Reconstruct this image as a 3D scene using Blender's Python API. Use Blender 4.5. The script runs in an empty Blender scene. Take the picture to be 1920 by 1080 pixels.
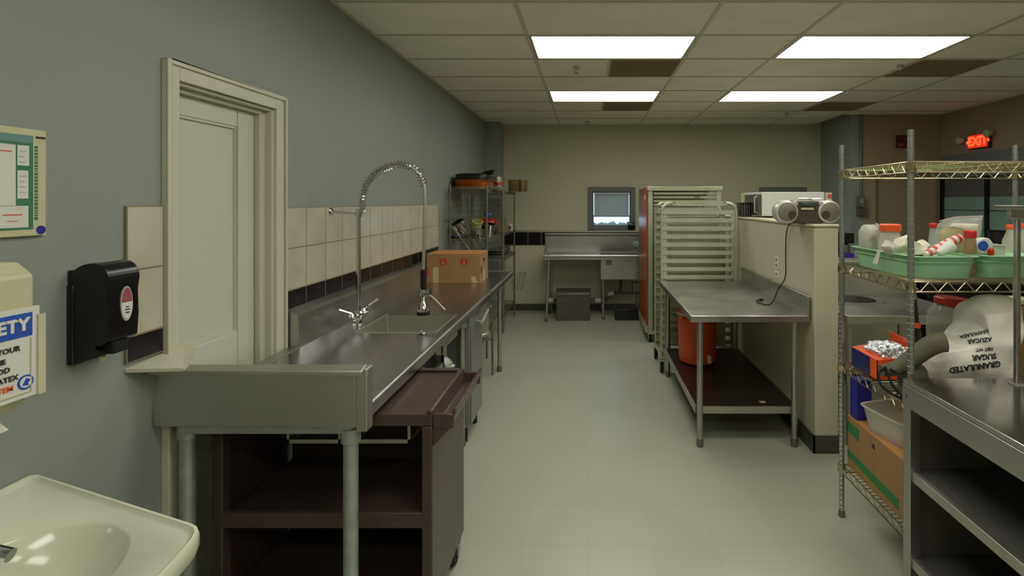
import bpy, bmesh, math, random
from mathutils import Vector, Matrix, noise
from mathutils.bvhtree import BVHTree
random.seed(7)
R = math.radians
# ---------------------------------------------------------------- camera, world, exposure
scn = bpy.context.scene
H = 1.64            # eye height
CEIL = 2.81
cam_d = bpy.data.cameras.new('camera'); cam = bpy.data.objects.new('camera', cam_d)
scn.collection.objects.link(cam); scn.camera = cam
cam.location = (0, 0, H); cam.rotation_euler = (R(90), 0, 0)
cam_d.sensor_width = 36; cam_d.lens = 18.0
cam_d.shift_x = -142/1920; cam_d.shift_y = -162/1920
cam_d.clip_start = 0.02
w = bpy.data.worlds.new('world'); scn.world = w; w.use_nodes = True
wn = w.node_tree; wb = wn.nodes['Background']
wb.inputs[0].default_value = (0.62, 0.80, 1.0, 1); wb.inputs[1].default_value = 2.6
scn.view_settings.view_transform = 'Standard'; scn.view_settings.look = 'None'
scn.view_settings.gamma = 1; scn.view_settings.use_curve_mapping = False
scn.view_settings.exposure = 0.0
LAMP = 7.2         # radiance of the fluorescent diffusers

# ---------------------------------------------------------------- materials
def lin(c):
    out = []
    for v in c[:3]:
        v = v/255.0
        out.append(v/12.92 if v <= .04045 else ((v+.055)/1.055)**2.4)
    return (*out, 1)
def mat(name, rgb, rough=.5, metal=0.0, var=.06, scale=6, bump=0.0, bscale=60, stretch=None, emit=None, estr=1, alpha=1, trans=0, spec=None, rvar=0, coat=0, sss=0):
    m = bpy.data.materials.new(name); m.use_nodes = True
    nt = m.node_tree; b = nt.nodes['Principled BSDF']
    col = lin(rgb)
    b.inputs['Base Color'].default_value = col
    b.inputs['Roughness'].default_value = rough; b.inputs['Metallic'].default_value = metal
    b.inputs['Alpha'].default_value = alpha; b.inputs['Transmission Weight'].default_value = trans
    b.inputs['Coat Weight'].default_value = coat
    if spec is not None: b.inputs['Specular IOR Level'].default_value = spec
    if emit:
        b.inputs['Emission Color'].default_value = lin(emit); b.inputs['Emission Strength'].default_value = estr
    if var or bump or rvar:
        tc = nt.nodes.new('ShaderNodeTexCoord'); mp = nt.nodes.new('ShaderNodeMapping')
        nt.links.new(tc.outputs['Object'], mp.inputs['Vector'])
        if stretch: mp.inputs['Scale'].default_value = stretch
        n1 = nt.nodes.new('ShaderNodeTexNoise'); n1.inputs['Scale'].default_value = scale
        n1.inputs['Detail'].default_value = 5
        nt.links.new(mp.outputs[0], n1.inputs['Vector'])
        if var:
            mx = nt.nodes.new('ShaderNodeMix'); mx.data_type = 'RGBA'
            mx.inputs['A'].default_value = tuple(max(0, c*(1-var)) for c in col[:3])+(1,)
            mx.inputs['B'].default_value = tuple(min(1, c*(1+var)) for c in col[:3])+(1,)
            cr = nt.nodes.new('ShaderNodeMapRange'); cr.inputs[1].default_value = .3; cr.inputs[2].default_value = .7
            nt.links.new(n1.outputs['Fac'], cr.inputs[0]); nt.links.new(cr.outputs[0], mx.inputs['Factor'])
            nt.links.new(mx.outputs['Result'], b.inputs['Base Color'])
        if rvar:
            r = nt.nodes.new('ShaderNodeMapRange'); r.inputs[1].default_value = .3; r.inputs[2].default_value = .7
            r.inputs[3].default_value = rough-rvar; r.inputs[4].default_value = rough+rvar
            nt.links.new(n1.outputs['Fac'], r.inputs[0]); nt.links.new(r.outputs[0], b.inputs['Roughness'])
        if bump:
            n2 = nt.nodes.new('ShaderNodeTexNoise'); n2.inputs['Scale'].default_value = bscale
            nt.links.new(mp.outputs[0], n2.inputs['Vector'])
            bp = nt.nodes.new('ShaderNodeBump'); bp.inputs['Strength'].default_value = bump; bp.inputs['Distance'].default_value = .01
            nt.links.new(n2.outputs['Fac'], bp.inputs['Height']); nt.links.new(bp.outputs[0], b.inputs['Normal'])
    return m
M = dict(
 wall_blue=mat('painted_wall_blue_grey', (143,149,142), .55, var=.03, scale=2, bump=.05),
 wall_beige=mat('painted_wall_beige', (188,184,160), .6, var=.03, scale=2, bump=.05),
 wall_taupe=mat('painted_wall_taupe', (154,140,118), .6, var=.03, scale=2, bump=.05),  # darker, browner wall colour than the beige
 lower_panel=mat('lower_wall_panel', (196,190,166), .5, var=.03, scale=2),
 pony=mat('pony_wall_paint', (190,184,160), .5, var=.04, scale=3, bump=.05),
 pony_cap=mat('pony_wall_cap', (200,196,168), .4, var=.03),
 base=mat('vinyl_baseboard', (70,67,60), .45, var=.08),
 ctile=mat('acoustic_ceiling_tile', (236,230,216), .9, var=.05, scale=3, bump=.15, bscale=140),
 grid=mat('ceiling_grid_metal', (204,196,178), .5, var=.02),
 slab=mat('ceiling_slab', (120,115,105), .9),
 tile=mat('wall_tile_glazed', (190,184,166), .22, var=.10, scale=5, rvar=.05),
 tile_black=mat('wall_tile_black', (24,22,26), .2, var=.1),
 grout=mat('grout', (134,124,100), .9),
 door=mat('white_door_paint', (196,196,180), .38, var=.03, scale=2),
 casing=mat('white_casing_paint', (196,194,172), .42, var=.03, scale=2),
 steel=mat('brushed_stainless', (182,181,178), .34, 1, var=.06, scale=3, rvar=.07, bump=.02, bscale=30),
 steel_top=mat('worn_stainless_counter', (178,175,176), .27, 1, var=.03, scale=1.2, rvar=.025),
 steel_dull=mat('dull_stainless', (188,186,176), .5, 1, var=.06, scale=4, rvar=.06),
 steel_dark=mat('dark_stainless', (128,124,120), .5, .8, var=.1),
 deep_grey_steel=mat('dark_inner_steel', (110,105,98), .5, .5, var=.1),  # dark grey steel colour for inner panels, pipes and small fittings
 chrome=mat('chrome', (205,205,205), .12, 1, var=0),
 wire=mat('chrome_wire', (190,180,150), .25, 1, var=.1, scale=30),
 wire_dark=mat('dull_grey_wire', (136,132,116), .45, .8, var=.1),
 galv=mat('galvanized_pipe', (178,184,178), .48, .7, var=.15, scale=14),
 alu=mat('aluminium', (196,194,178), .38, .75, var=.05),
 alu2=mat('dull_aluminium_rail', (186,186,164), .42, .55, var=.08, scale=10),
 brown=mat('brown_cart_plastic', (76,62,57), .36, var=.06, scale=5),
 brown_shelf=mat('brown_undershelf', (52,40,36), .3, .3, var=.12, scale=3),
 black=mat('black_plastic', (18,18,19), .22, var=.05),
 black_rub=mat('black_rubber', (12,12,12), .85, var=.05),
 porcelain=mat('white_porcelain', (212,214,192), .14, var=.01, coat=.4),
 cream=mat('cream_plastic', (196,194,156), .4, var=.03),
 white=mat('white_plastic', (216,216,206), .4, var=.02),
 card=mat('cardboard', (156,124,82), .75, var=.06, scale=8),
 card_side=mat('cardboard_orange_side', (180,132,76), .75, var=.06),
 tape=mat('clear_tape', (196,178,146), .3, var=.04),
 red=mat('red_print', (190,60,40), .5, var=.04),
 green=mat('green_print', (52,122,68), .6, var=.05),
 blue=mat('blue_print', (36,80,170), .5, var=.03),
 navy=mat('navy_print', (26,36,96), .45, var=.04),
 royal=mat('royal_blue_plastic', (40,38,140), .45, var=.04),
 ink=mat('black_ink', (46,44,44), .6, var=0),
 orange_ink=mat('orange_ink', (226,106,46), .6, var=0),
 orange=mat('orange_plastic', (208,86,30), .42, var=.06, scale=3),
 orange_cap=mat('orange_cap', (240,90,40), .4, var=.03),
 red_cap=mat('red_cap', (196,44,28), .4, var=.03),
 red_panel=mat('red_orange_enamel', (166,80,46), .32, var=.08, scale=3),
 tub=mat('mint_green_tub', (150,196,154), .42, var=.03),
 paperw=mat('white_paper', (214,208,190), .7, var=.03, bump=.2, bscale=20),
 teal=mat('teal_panel', (132,160,150), .6, var=.04),
 teal_line=mat('dark_glass', (96,94,90), .55, var=.03),
 frame_grey=mat('window_frame_grey', (104,108,104), .5, var=.04),
 slatm=mat('blind_slat', (170,178,174), .5, var=.02),
 copper=mat('copper_brown_enamel', (176,98,40), .3, .5, var=.15, scale=6),
 pan_dark=mat('dark_pan', (46,42,42), .35, .5, var=.15),
 olive=mat('olive_grey_cloth', (96,90,72), .6, var=.1, bump=.2),
 grey_panel=mat('grey_machine_panel', (140,140,138), .38, .5, var=.04),
 bin_grey=mat('grey_grease_trap', (92,90,80), .5, .2, var=.08),
 bagm=mat('sugar_bag', (242,236,226), .5, var=.05, scale=9, bump=.5, bscale=14),
 clear=mat('clear_plastic', (214,216,210), .15, var=0, alpha=.38),
 clear_milk=mat('milky_plastic', (214,210,198), .25, var=.03, alpha=.55),
 glass=mat('window_glass', (255,255,255), .0, var=0, alpha=.06),
 foil=mat('crumpled_foil', (225,228,235), .38, 1, var=.1, scale=40, bump=1, bscale=60),
 yellow=mat('yellow_food', (196,170,40), .6, var=.2, scale=30),
 spk=mat('speaker_grille', (128,120,106), .5, .3, var=.15, scale=200),
 silver=mat('silver_plastic', (206,206,200), .28, .4, var=.03),
 bbx=mat('boombox_body', (84,76,68), .3, .3, var=.05),
 lcd=mat('lcd_glass', (60,84,80), .15, var=.02),
 maroon=mat('maroon_box', (64,24,22), .5, var=.05),
 vent=mat('brown_perforated_vent', (150,134,108), .8, var=.06, scale=40),
 lamp=mat('fluorescent_diffuser', (235,235,235), .5, var=0, emit=(253,252,242), estr=LAMP),
 exitred=mat('exit_red_light', (255,70,30), .5, var=0, emit=(255,96,52), estr=1.3),
 exitdim=mat('exit_face_glow', (150,30,20), .5, var=0, emit=(240,52,24), estr=.85),
 pinkred=mat('pink_red_paper', (206,96,80), .6, var=.1),
 ground=mat('outdoor_pavement', (206,214,220), .8, var=.05),
 hedge=mat('hedge_leaf', (70,90,80), .8, var=.2),
 greenp=mat('poster_green', (62,118,88), .5, var=.04),
 tealp=mat('poster_teal_band', (104,138,136), .5, var=.04),
 cloth_grey=mat('pale_grey_cloth', (182,180,168), .7, var=.06, bump=.3, bscale=30),
)
# floor: vinyl tiles with faint joints and mottling
def floor_mat():
    m = mat('vinyl_floor', (174,175,160), .32, var=.025, scale=.9, rvar=.03)
    nt = m.node_tree; b = nt.nodes['Principled BSDF']
    src = b.inputs['Base Color'].links[0].from_socket
    tc = nt.nodes.new('ShaderNodeTexCoord'); br = nt.nodes.new('ShaderNodeTexBrick')
    br.offset = 0; br.inputs['Scale'].default_value = 1; br.inputs['Brick Width'].default_value = .305; br.inputs['Row Height'].default_value = .305
    br.inputs['Mortar Size'].default_value = .0022; br.inputs['Color1'].default_value = (1,1,1,1); br.inputs['Color2'].default_value = (.955,.96,.95,1)
    br.inputs['Mortar'].default_value = (.90,.90,.88,1)
    nt.links.new(tc.outputs['Object'], br.inputs['Vector'])
    mx = nt.nodes.new('ShaderNodeMix'); mx.data_type = 'RGBA'; mx.blend_type = 'MULTIPLY'; mx.inputs['Factor'].default_value = 1
    nt.links.new(src, mx.inputs['A']); nt.links.new(br.outputs['Color'], mx.inputs['B'])
    nt.links.new(mx.outputs['Result'], b.inputs['Base Color'])
    return m
M['floor'] = floor_mat()

# ---------------------------------------------------------------- mesh helpers
COL = scn.collection
class MB:
    def __init__(s): s.v = []; s.f = []
    def add(s, vs, fs):
        o = len(s.v); s.v += [tuple(v) for v in vs]; s.f += [tuple(i+o for i in f) for f in fs]; return s
    def box(s, x0, x1, y0, y1, z0, z1, rz=0):
        vs = [(x0,y0,z0),(x1,y0,z0),(x1,y1,z0),(x0,y1,z0),(x0,y0,z1),(x1,y0,z1),(x1,y1,z1),(x0,y1,z1)]
        if rz:
            cx, cy = (x0+x1)/2, (y0+y1)/2; c, n = math.cos(rz), math.sin(rz)
            vs = [(cx+(x-cx)*c-(y-cy)*n, cy+(x-cx)*n+(y-cy)*c, z) for x, y, z in vs]
        return s.add(vs, [(0,3,2,1),(4,5,6,7),(0,1,5,4),(1,2,6,5),(2,3,7,6),(3,0,4,7)])
    def cyl(s, p0, p1, r0, r1=None, n=12, cap=True):
        return s.tube([p0, p1], [r0, r0 if r1 is None else r1], n, cap)
    def tube(s, pts, r, n=8, cap=True):
        pts = [Vector(p) for p in pts]; k = len(pts)
        rs = r if isinstance(r, (list, tuple)) else [r]*k
        vs = []; prev = None
        for i, p in enumerate(pts):
            d = (pts[min(i+1, k-1)]-pts[max(i-1, 0)])
            if d.length < 1e-9: d = Vector((0,0,1))
            d.normalize()
            if prev is None:
                a = Vector((0,0,1)) if abs(d.z) < .9 else Vector((1,0,0))
                u = d.cross(a).normalized()
            else:
                u = (prev - d*prev.dot(d))
                u = u.normalized() if u.length > 1e-6 else d.cross(Vector((1,0,0))).normalized()
            prev = u; v = d.cross(u)
            for j in range(n):
                t = 2*math.pi*j/n
                vs.append(p+(u*math.cos(t)+v*math.sin(t))*rs[i])
        fs = []
        for i in range(k-1):
            for j in range(n):
                a, b = i*n+j, i*n+(j+1)%n
                fs.append((a, b, b+n, a+n))
        if cap: fs += [tuple(range(n-1, -1, -1)), tuple(range((k-1)*n, k*n))]
        return s.add(vs, fs)
    def lathe(s, prof, c, n=24, axis='z', cap=True):
        vs = []
        for r, h in prof:
            for j in range(n):
                t = 2*math.pi*j/n; a, b = r*math.cos(t), r*math.sin(t)
                if axis == 'z': vs.append((c[0]+a, c[1]+b, c[2]+h))
                elif axis == 'y': vs.append((c[0]+a, c[1]+h, c[2]-b))
                else: vs.append((c[0]+h, c[1]+a, c[2]+b))
        fs = []
        for i in range(len(prof)-1):
            for j in range(n):
                a, b = i*n+j, i*n+(j+1)%n
                fs.append((a, b, b+n, a+n))
        if cap: fs += [tuple(range(n-1, -1, -1)), tuple(range((len(prof)-1)*n, len(prof)*n))]
        return s.add(vs, fs)
    def prism(s, poly, a0, a1, axis='y'):
        n = len(poly); vs = []
        for a in (a0, a1):
            for p, q in poly:
                vs.append((p,a,q) if axis == 'y' else ((a,p,q) if axis == 'x' else (p,q,a)))
        fs = [tuple(range(n)), tuple(range(2*n-1, n-1, -1))]
        for i in range(n): fs.append((i, n+i, n+(i+1)%n, (i+1)%n))
        return s.add(vs, fs)
    def blob(s, c, sc, amp=.1, freq=6, pw=2.0, nu=20, nv=14, seed=0):
        vs = []; fs = []
        def sp(v, e): return math.copysign(abs(v)**e, v)
        e = 2.0/pw
        for i in range(nv+1):
            ph = -math.pi/2+math.pi*i/nv
            for j in range(nu):
                th = 2*math.pi*j/nu
                x = sp(math.cos(ph), e)*sp(math.cos(th), e); y = sp(math.cos(ph), e)*sp(math.sin(th), e); z = sp(math.sin(ph), e)
                k = 1+amp*noise.noise(Vector((x,y,z))*freq*.5+Vector((seed,0,0)))
                z2 = max(z*k, -1)
                vs.append((c[0]+x*k*sc[0], c[1]+y*k*sc[1], c[2]+z2*sc[2]))
        for i in range(nv):
            for j in range(nu):
                a, b = i*nu+j, i*nu+(j+1)%nu; fs.append((a, b, b+nu, a+nu))
        return s.add(vs, fs)
    def pillow(s, poly, y, th, amp=.0, freq=20, rings=6, seed=0, sub=4):
        # puffed bag shape facing -Y: outline poly in X,Z
        pts = []
        for i in range(len(poly)):
            a, b = poly[i], poly[(i+1)%len(poly)]
            for k in range(sub): pts.append((a[0]+(b[0]-a[0])*k/sub, a[1]+(b[1]-a[1])*k/sub))
        n = len(pts); cx = sum(p[0] for p in pts)/n; cz = sum(p[1] for p in pts)/n
        for sgn in (-1, 1):
            vs = []; fs = []
            for r in range(rings+1):
                t = 1-r/rings
                for p in pts:
                    x, z = cx+(p[0]-cx)*t, cz+(p[1]-cz)*t
                    d = th*math.sqrt(max(0, 1-t**3))
                    d += amp*noise.noise(Vector((x*freq, z*freq, seed+sgn)))*(1-t**6)
                    vs.append((x, y+sgn*d, z))
            for r in range(rings):
                for j in range(n):
                    a, b = r*n+j, r*n+(j+1)%n
                    q = (a, b, b+n, a+n)
                    fs.append(q if sgn < 0 else q[::-1])
            s.add(vs, fs)
        return s
    def build(s, name, m, parent=None, root=None, bevel=0, smooth=35, seg=2, kind=None, label=None):
        base = Vector((0,0,0))
        if root is not None: base = Vector(root.location)
        elif parent is not None:
            q = parent
            while q.parent: q = q.parent
            base = Vector(q.location)
        me = bpy.data.meshes.new(name)
        me.from_pydata([tuple(Vector(v)-base) for v in s.v], [], s.f); me.validate(); 
        bm = bmesh.new(); bm.from_mesh(me)
        bmesh.ops.remove_doubles(bm, verts=bm.verts, dist=1e-6)
        bmesh.ops.recalc_face_normals(bm, faces=bm.faces); bm.to_mesh(me); bm.free()
        if smooth: me.shade_smooth(); me.set_sharp_from_angle(angle=R(smooth))
        me.materials.append(M[m] if isinstance(m, str) else m)
        o = bpy.data.objects.new(name, me); COL.objects.link(o)
        if parent is not None: o.parent = parent
        if bevel:
            b = o.modifiers.new('bevel', 'BEVEL'); b.width = bevel; b.segments = seg; b.limit_method = 'ANGLE'; b.angle_limit = R(40)
        if kind: o['kind'] = kind
        if label: o['label'] = label
        return o
def box(*a, **k): return MB().box(*a, **k)
def thing(name, label, cat, loc, group=None):
    o = bpy.data.objects.new(name, None); COL.objects.link(o); o.location = loc; o.empty_display_size = .05
    o['label'] = label; o['category'] = cat
    if group: o['group'] = group
    return o
def tag(o, label, cat, group=None):
    o['label'] = label; o['category'] = cat
    if group: o['group'] = group
    return o
def struct(o): o['kind'] = 'structure'; return o
def cp(o, parent=None, off=(0,0,0)):
    c = o.copy(); COL.objects.link(c); c.parent = parent
    c.location = Vector(o.location)+Vector(off)
    for ch in list(o.children): cp(ch, c)
    return c
def text(s, size, m, parent, mtx, name='lettering', bold=0, depth=.0006):
    cu = bpy.data.curves.new('t', 'FONT'); cu.body = s; cu.size = size; cu.extrude = depth; cu.align_x = 'CENTER'; cu.align_y = 'CENTER'; cu.offset = bold
    cu.resolution_u = 2
    t = bpy.data.objects.new('t', cu); COL.objects.link(t)
    bpy.context.view_layer.update()
    me = bpy.data.meshes.new_from_object(t.evaluated_get(bpy.context.evaluated_depsgraph_get()))
    bpy.data.objects.remove(t); bpy.data.curves.remove(cu)
    base = Vector((0,0,0))
    if parent is not None:
        q = parent
        while q.parent: q = q.parent
        base = Vector(q.location)
    me.transform(Matrix.Translation(-base) @ mtx)
    me.materials.clear(); me.materials.append(M[m])
    o = bpy.data.objects.new(name, me); COL.objects.link(o); o.parent = parent
    return o
# text lying in planes: facing -Y (towards camera), facing +X (on left wall), facing -X (on right wall)
def faceY(x, y, z, rot=0): return Matrix.Translation((x,y,z)) @ Matrix.Rotation(R(90),4,'X') @ Matrix.Rotation(rot,4,'Z')
def faceXp(x, y, z): return Matrix.Translation((x,y,z)) @ Matrix.Rotation(R(90),4,'Z') @ Matrix.Rotation(R(90),4,'X')
def faceXm(x, y, z): return Matrix.Translation((x,y,z)) @ Matrix.Rotation(R(-90),4,'Z') @ Matrix.Rotation(R(90),4,'X')
def X(px, Y): return (px-1102)*Y/960
def Z(py, Y): return H-(py-378)*Y/960

# ================================================================ ROOM SHELL
XL, XR, YB, YN = -1.5, 4.75, 7.8, -2.4
fl = struct(box(XL-.15, XR+.15, YN-.15, YB+.15, -.1, 0).build('floor', 'floor', smooth=0))
# left wall with door hole (Y 1.86..2.44, z<2.08)
b = MB(); b.box(XL-.15, XL, YN, 1.86, 0, 2.95); b.box(XL-.15, XL, 2.44, YB, 0, 2.95); b.box(XL-.15, XL, 1.86, 2.44, 2.08, 2.95)
wl = struct(b.build('wall_left', 'wall_blue', smooth=0))
# back wall with two window holes
WIN = [(.075, .65), (2.68, 3.26)]; wz0, wz1 = 1.27, 1.79
b = MB()
xs = [XL-.15, WIN[0][0], WIN[0][1], WIN[1][0], WIN[1][1], 3.7]
for i in range(5):
    if i % 2 == 0: b.box(xs[i], xs[i+1], YB, YB+.15, 0, 2.95)
    else: b.box(xs[i], xs[i+1], YB, YB+.15, 0, wz0); b.box(xs[i], xs[i+1], YB, YB+.15, wz1, 2.95)
wbk = struct(b.build('wall_back', 'wall_beige', smooth=0))
struct(box(XL, X(938,7.5), 7.5, YB, 0, CEIL+.02).build('trim_1', 'wall_blue', smooth=0))   # blue pilaster in the corner
struct(box(3.55, 3.7, 6.9, YB, 0, 2.95).build('wall_right_alcove', 'wall_blue', smooth=0))
DX0, DX1 = X(1641,6.9), X(1747,6.9)
b = MB(); b.box(3.7, DX0, 6.9, 7.05, 0, 2.95); b.box(DX1, XR+.15, 6.9, 7.05, 0, 2.95); b.box(DX0, DX1, 6.9, 7.05, 2.03, 2.95)
struct(b.build('wall_back_right', 'wall_taupe', smooth=0))
GY0, GY1, GZ1 = 3.3, 6.86, 2.24
b = MB(); b.box(XR, XR+.15, YN, GY0, 0, 2.95); b.box(XR, XR+.15, GY1, 7.05, 0, 2.95); b.box(XR, XR+.15, GY0, GY1, GZ1, 2.95); b.box(XR, XR+.15, GY0, GY1, 0, .5)
wr = struct(b.build('wall_right', 'wall_taupe', smooth=0))
struct(box(XL-.15, XR+.15, YN-.15, YN, 0, 2.95).build('wall_front', 'wall_beige', smooth=0))

# ---- ceiling: slab, T-grid, single tiles
ce = struct(box(XL-.15, XR+.15, YN-.15, YB+.15, CEIL+.12, CEIL+.2).build('ceiling', 'slab', smooth=0))
CXS = [XL, -.43, .79, 1.5, 2.74, 3.42, XR]
CYS = [-2.4+.6*i for i in range(18)]
LIGHTS = []; VENTS = []
for y in (-1.2, .6, 3.6, 5.4, 1.8):
    for x0, x1 in ((-.43,.79),(1.5,2.74)): LIGHTS.append((x0, x1, y))
for y in (4.2, 6.0):
    VENTS.append((.18, .79, y)); VENTS.append((2.74, 3.42, y))
g = MB()
for x in CXS[1:-1]:
    g.box(x-.012, x+.012, YN, YB if x < 3.6 else 6.9, CEIL-.004, CEIL)
    g.box(x-.0015, x+.0015, YN, YB if x < 3.6 else 6.9, CEIL, CEIL+.03)
for y in CYS[1:-1]: g.box(XL, XR if y < 6.9 else 3.55, y-.012, y+.012, CEIL-.0035, CEIL)
for y in (4.2, 6.0): g.box(.168, .19, y, y+.6, CEIL-.004, CEIL)
g.box(XL, XL+.02, YN, 7.5, CEIL-.005, CEIL-.001); g.box(XR-.02, XR, YN, 6.9, CEIL-.005, CEIL-.001)
g.build('ceiling_grid', 'grid', parent=ce, smooth=0)
tilecache = {}
def ctile(x0, x1, y0, y1):
    key = (round(x1-x0, 3), round(y1-y0, 3))
    if key not in tilecache:
        w_, d_ = key
        m_ = MB().box(-w_/2+.004, w_/2-.004, -d_/2+.004, d_/2-.004, 0, .014)
        o = m_.build('ceiling_tile', 'ctile', smooth=0); tilecache[key] = o; o.parent = ce
        o.location = ((x0+x1)/2, (y0+y1)/2, CEIL+.002); return
    o = tilecache[key].copy(); COL.objects.link(o); o.parent = ce; o.location = ((x0+x1)/2, (y0+y1)/2, CEIL+.002)
for xi in range(len(CXS)-1):
    for yi in range(len(CYS)-1):
        x0, x1, y0, y1 = CXS[xi], CXS[xi+1], CYS[yi], CYS[yi+1]
        if any(abs(x0-l[0]) < .01 and abs(y0-l[2]) < .01 for l in LIGHTS): continue
        if any(abs(x1-v[1]) < .01 and abs(y0-v[2]) < .01 for v in VENTS):
            if abs(x1-.79) < .01: ctile(x0, .18, y0, y1)
            continue
        if x1 > 3.5:
            if y0 > 6.7: continue
            if y1 > 6.9: y1 = 6.9
        ctile(x0, x1, y0, y1)
# a cove strip that closes the gap where the grid is cut at the alcove
for k, (x0, x1, y) in enumerate(LIGHTS):
    pos = {(-.43,3.6):'nearer light above the aisle, in line with the left counter', (1.5,3.6):'nearer light on the right, above the half wall',
           (-.43,5.4):'farther light above the aisle, small in view', (1.5,5.4):'farther light on the right, near the back wall'}.get((x0,y))
    lab = 'recessed fluorescent ceiling light, ' + (pos if pos else '%s row, %s column, out of view behind the camera' % ({-1.2:'rearmost',.6:'second',1.8:'third'}[y], 'left' if x0 < 0 else 'right'))
    t = thing('ceiling_light', lab, 'ceiling light', ((x0+x1)/2, y+.3, CEIL), 'recessed fluorescent troffers')
    f = MB(); a, c_ = .012, .03
    f.box(x0+a, x1-a, y+a, y+c_, CEIL-.002, CEIL+.05); f.box(x0+a, x1-a, y+.6-c_, y+.6-a, CEIL-.002, CEIL+.05)
    f.box(x0+a, x0+c_, y+c_, y+.6-c_, CEIL-.002, CEIL+.05); f.box(x1-c_, x1-a, y+c_, y+.6-c_, CEIL-.002, CEIL+.05)
    f.build('frame', 'alu', t, smooth=0)
    box(x0+c_, x1-c_, y+c_, y+.6-c_, CEIL+.012, CEIL+.02).build('diffuser', 'lamp', t, smooth=0)
    box(x0+a, x1-a, y+a, y+.6-a, CEIL+.052, CEIL+.06).build('housing', 'alu', t, smooth=0)
for k, (x0, x1, y) in enumerate(VENTS):
    lab = ['dark square ceiling vent just behind the nearer aisle light', 'dark square ceiling vent right of the nearer right light',
           'small dark ceiling vent behind the farther aisle light', 'small dark ceiling vent right of the farther right light'][k]
    t = thing('ceiling_vent', lab, 'vent', ((x0+x1)/2, y+.3, CEIL), 'dark ceiling return vents')
    f = MB(); a, c_ = .012, .03
    f.box(x0+a, x1-a, y+a, y+c_, CEIL-.003, CEIL+.02); f.box(x0+a, x1-a, y+.6-c_, y+.6-a, CEIL-.003, CEIL+.02)
    f.box(x0+a, x0+c_, y+c_, y+.6-c_, CEIL-.003, CEIL+.02); f.box(x1-c_, x1-a, y+c_, y+.6-c_, CEIL-.003, CEIL+.02)
    f.build('frame', 'vent', t, smooth=0)
    box(x0+c_, x1-c_, y+c_, y+.6-c_, CEIL+.012, CEIL+.02).build('backing', 'vent', t, smooth=0)
    f = MB()
    for i in range(24):
        yy = y+c_+.012+i*(.54-.024)/23
        f.box(x0+c_, x1-c_, yy-.004, yy+.004, CEIL, CEIL+.012)
    f.build('louvre', 'vent', t, smooth=0, kind='stuff')
for (px, py, Y, lab) in ((1081,123,4.45,'sprinkler head below the nearer aisle light'),(1688,120,4.4,'sprinkler head beside the dark vent on the right'),
                    (1475,210,6.75,'tiny sprinkler head near the back wall on the right'),(1102,228,7.45,'tiny sprinkler head nearest the back wall, over the aisle')):
    x = X(px, Y)
    t = thing('sprinkler_head', lab, 'sprinkler', (x, Y, CEIL), 'ceiling sprinkler heads')
    MB().lathe([(.028,-.008),(.032,-.004),(.03,0)], (x,Y,CEIL-.004), 16).build('escutcheon', 'alu', t)
    m = MB().cyl((x,Y,CEIL-.005), (x,Y,CEIL-.035), .007, n=8); m.tube([(x-.012,Y,CEIL-.02),(x-.012,Y,CEIL-.04),(x,Y,CEIL-.05),(x+.012,Y,CEIL-.04),(x+.012,Y,CEIL-.02)], .002, 6)
    m.build('frame', 'steel_dull', t)
    MB().lathe([(.018,0),(.02,.002),(.004,.004)], (x,Y,CEIL-.056), 12).build('deflector', 'steel_dark', t)

# ---- left wall tiles (8-inch) as single pieces
def walltile(y0, y1, z0, z1, black=False):
    g_ = .0065
    o = box(XL, XL+.010, y0+g_/2, y1-g_/2, z0+g_/2, z1-g_/2).build('wall_tile', 'tile_black' if black else 'tile', parent=wl, smooth=0)
    return o
struct_g = box(XL-.001, XL+.009, 2.52, 5.13, .96, 1.61).build('grout_bed', 'grout', parent=wl, smooth=0)
ys = [2.52]+[2.711+.2*i for i in range(13)]
ys = [min(y, 5.13) for y in ys]
rows = [(1.405,1.61,False),(1.195,1.405,False),(.985,1.195,True)]
for i in range(len(ys)-1):
    if ys[i+1]-ys[i] < .02: continue
    for z0, z1, bl in rows: walltile(ys[i], ys[i+1], z0, z1, bl)
box(XL-.001, XL+.009, 1.655, 1.80, 1.115, 1.625).build('grout_bed', 'grout', parent=wl, smooth=0)
for z0, z1, bl in ((1.415,1.625,False),(1.2,1.415,False),(1.115,1.2,True)): walltile(1.656, 1.799, z0, z1, bl)

# ---- door_1 in left wall: casing + recessed leaf
dr = struct(box(XL-.115, XL-.07, 1.86, 2.44, 0.005, 2.08).build('door_1', 'door', smooth=0))
m = MB()   # raised stiles and rails leaving a sunken panel
xa, xb = XL-.07, XL-.058
m.box(xa, xb, 1.86, 1.932, .005, 2.08); m.box(xa, xb, 2.276, 2.44, .005, 2.08)
m.box(xa, xb, 1.932, 2.276, 1.972, 2.08); m.box(xa, xb, 1.932, 2.276, .86, 1.062); m.box(xa, xb, 1.932, 2.276, .005, .2)
m.build('stile_and_rail', 'door', dr, bevel=.003)
m = MB()
for (z0, z1) in ((1.062,1.972),(.2,.86)):
    m.box(xa, xb-.004, 1.932, 1.942, z0, z1); m.box(xa, xb-.004, 2.266, 2.276, z0, z1); m.box(xa, xb-.004, 1.942, 2.266, z1-.010, z1); m.box(xa, xb-.004, 1.942, 2.266, z0, z0+.010)
m.build('panel_moulding', 'casing', dr)
m = MB(); m.cyl((xb,1.90,1.0),(xb+.05,1.90,1.0),.01,n=10); m.lathe([(.01,0),(.026,.01),(.028,.025),(.016,.035)], (xb+.03,1.90,1.0), 14, 'x'); m.build('door_knob', 'steel', dr)
cs = MB(); cs.box(XL, XL+.018, 1.80, 1.86, 0, 2.147); cs.box(XL, XL+.018, 2.44, 2.52, 0, 2.147); cs.box(XL, XL+.018, 1.86, 2.44, 2.08, 2.147)
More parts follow.
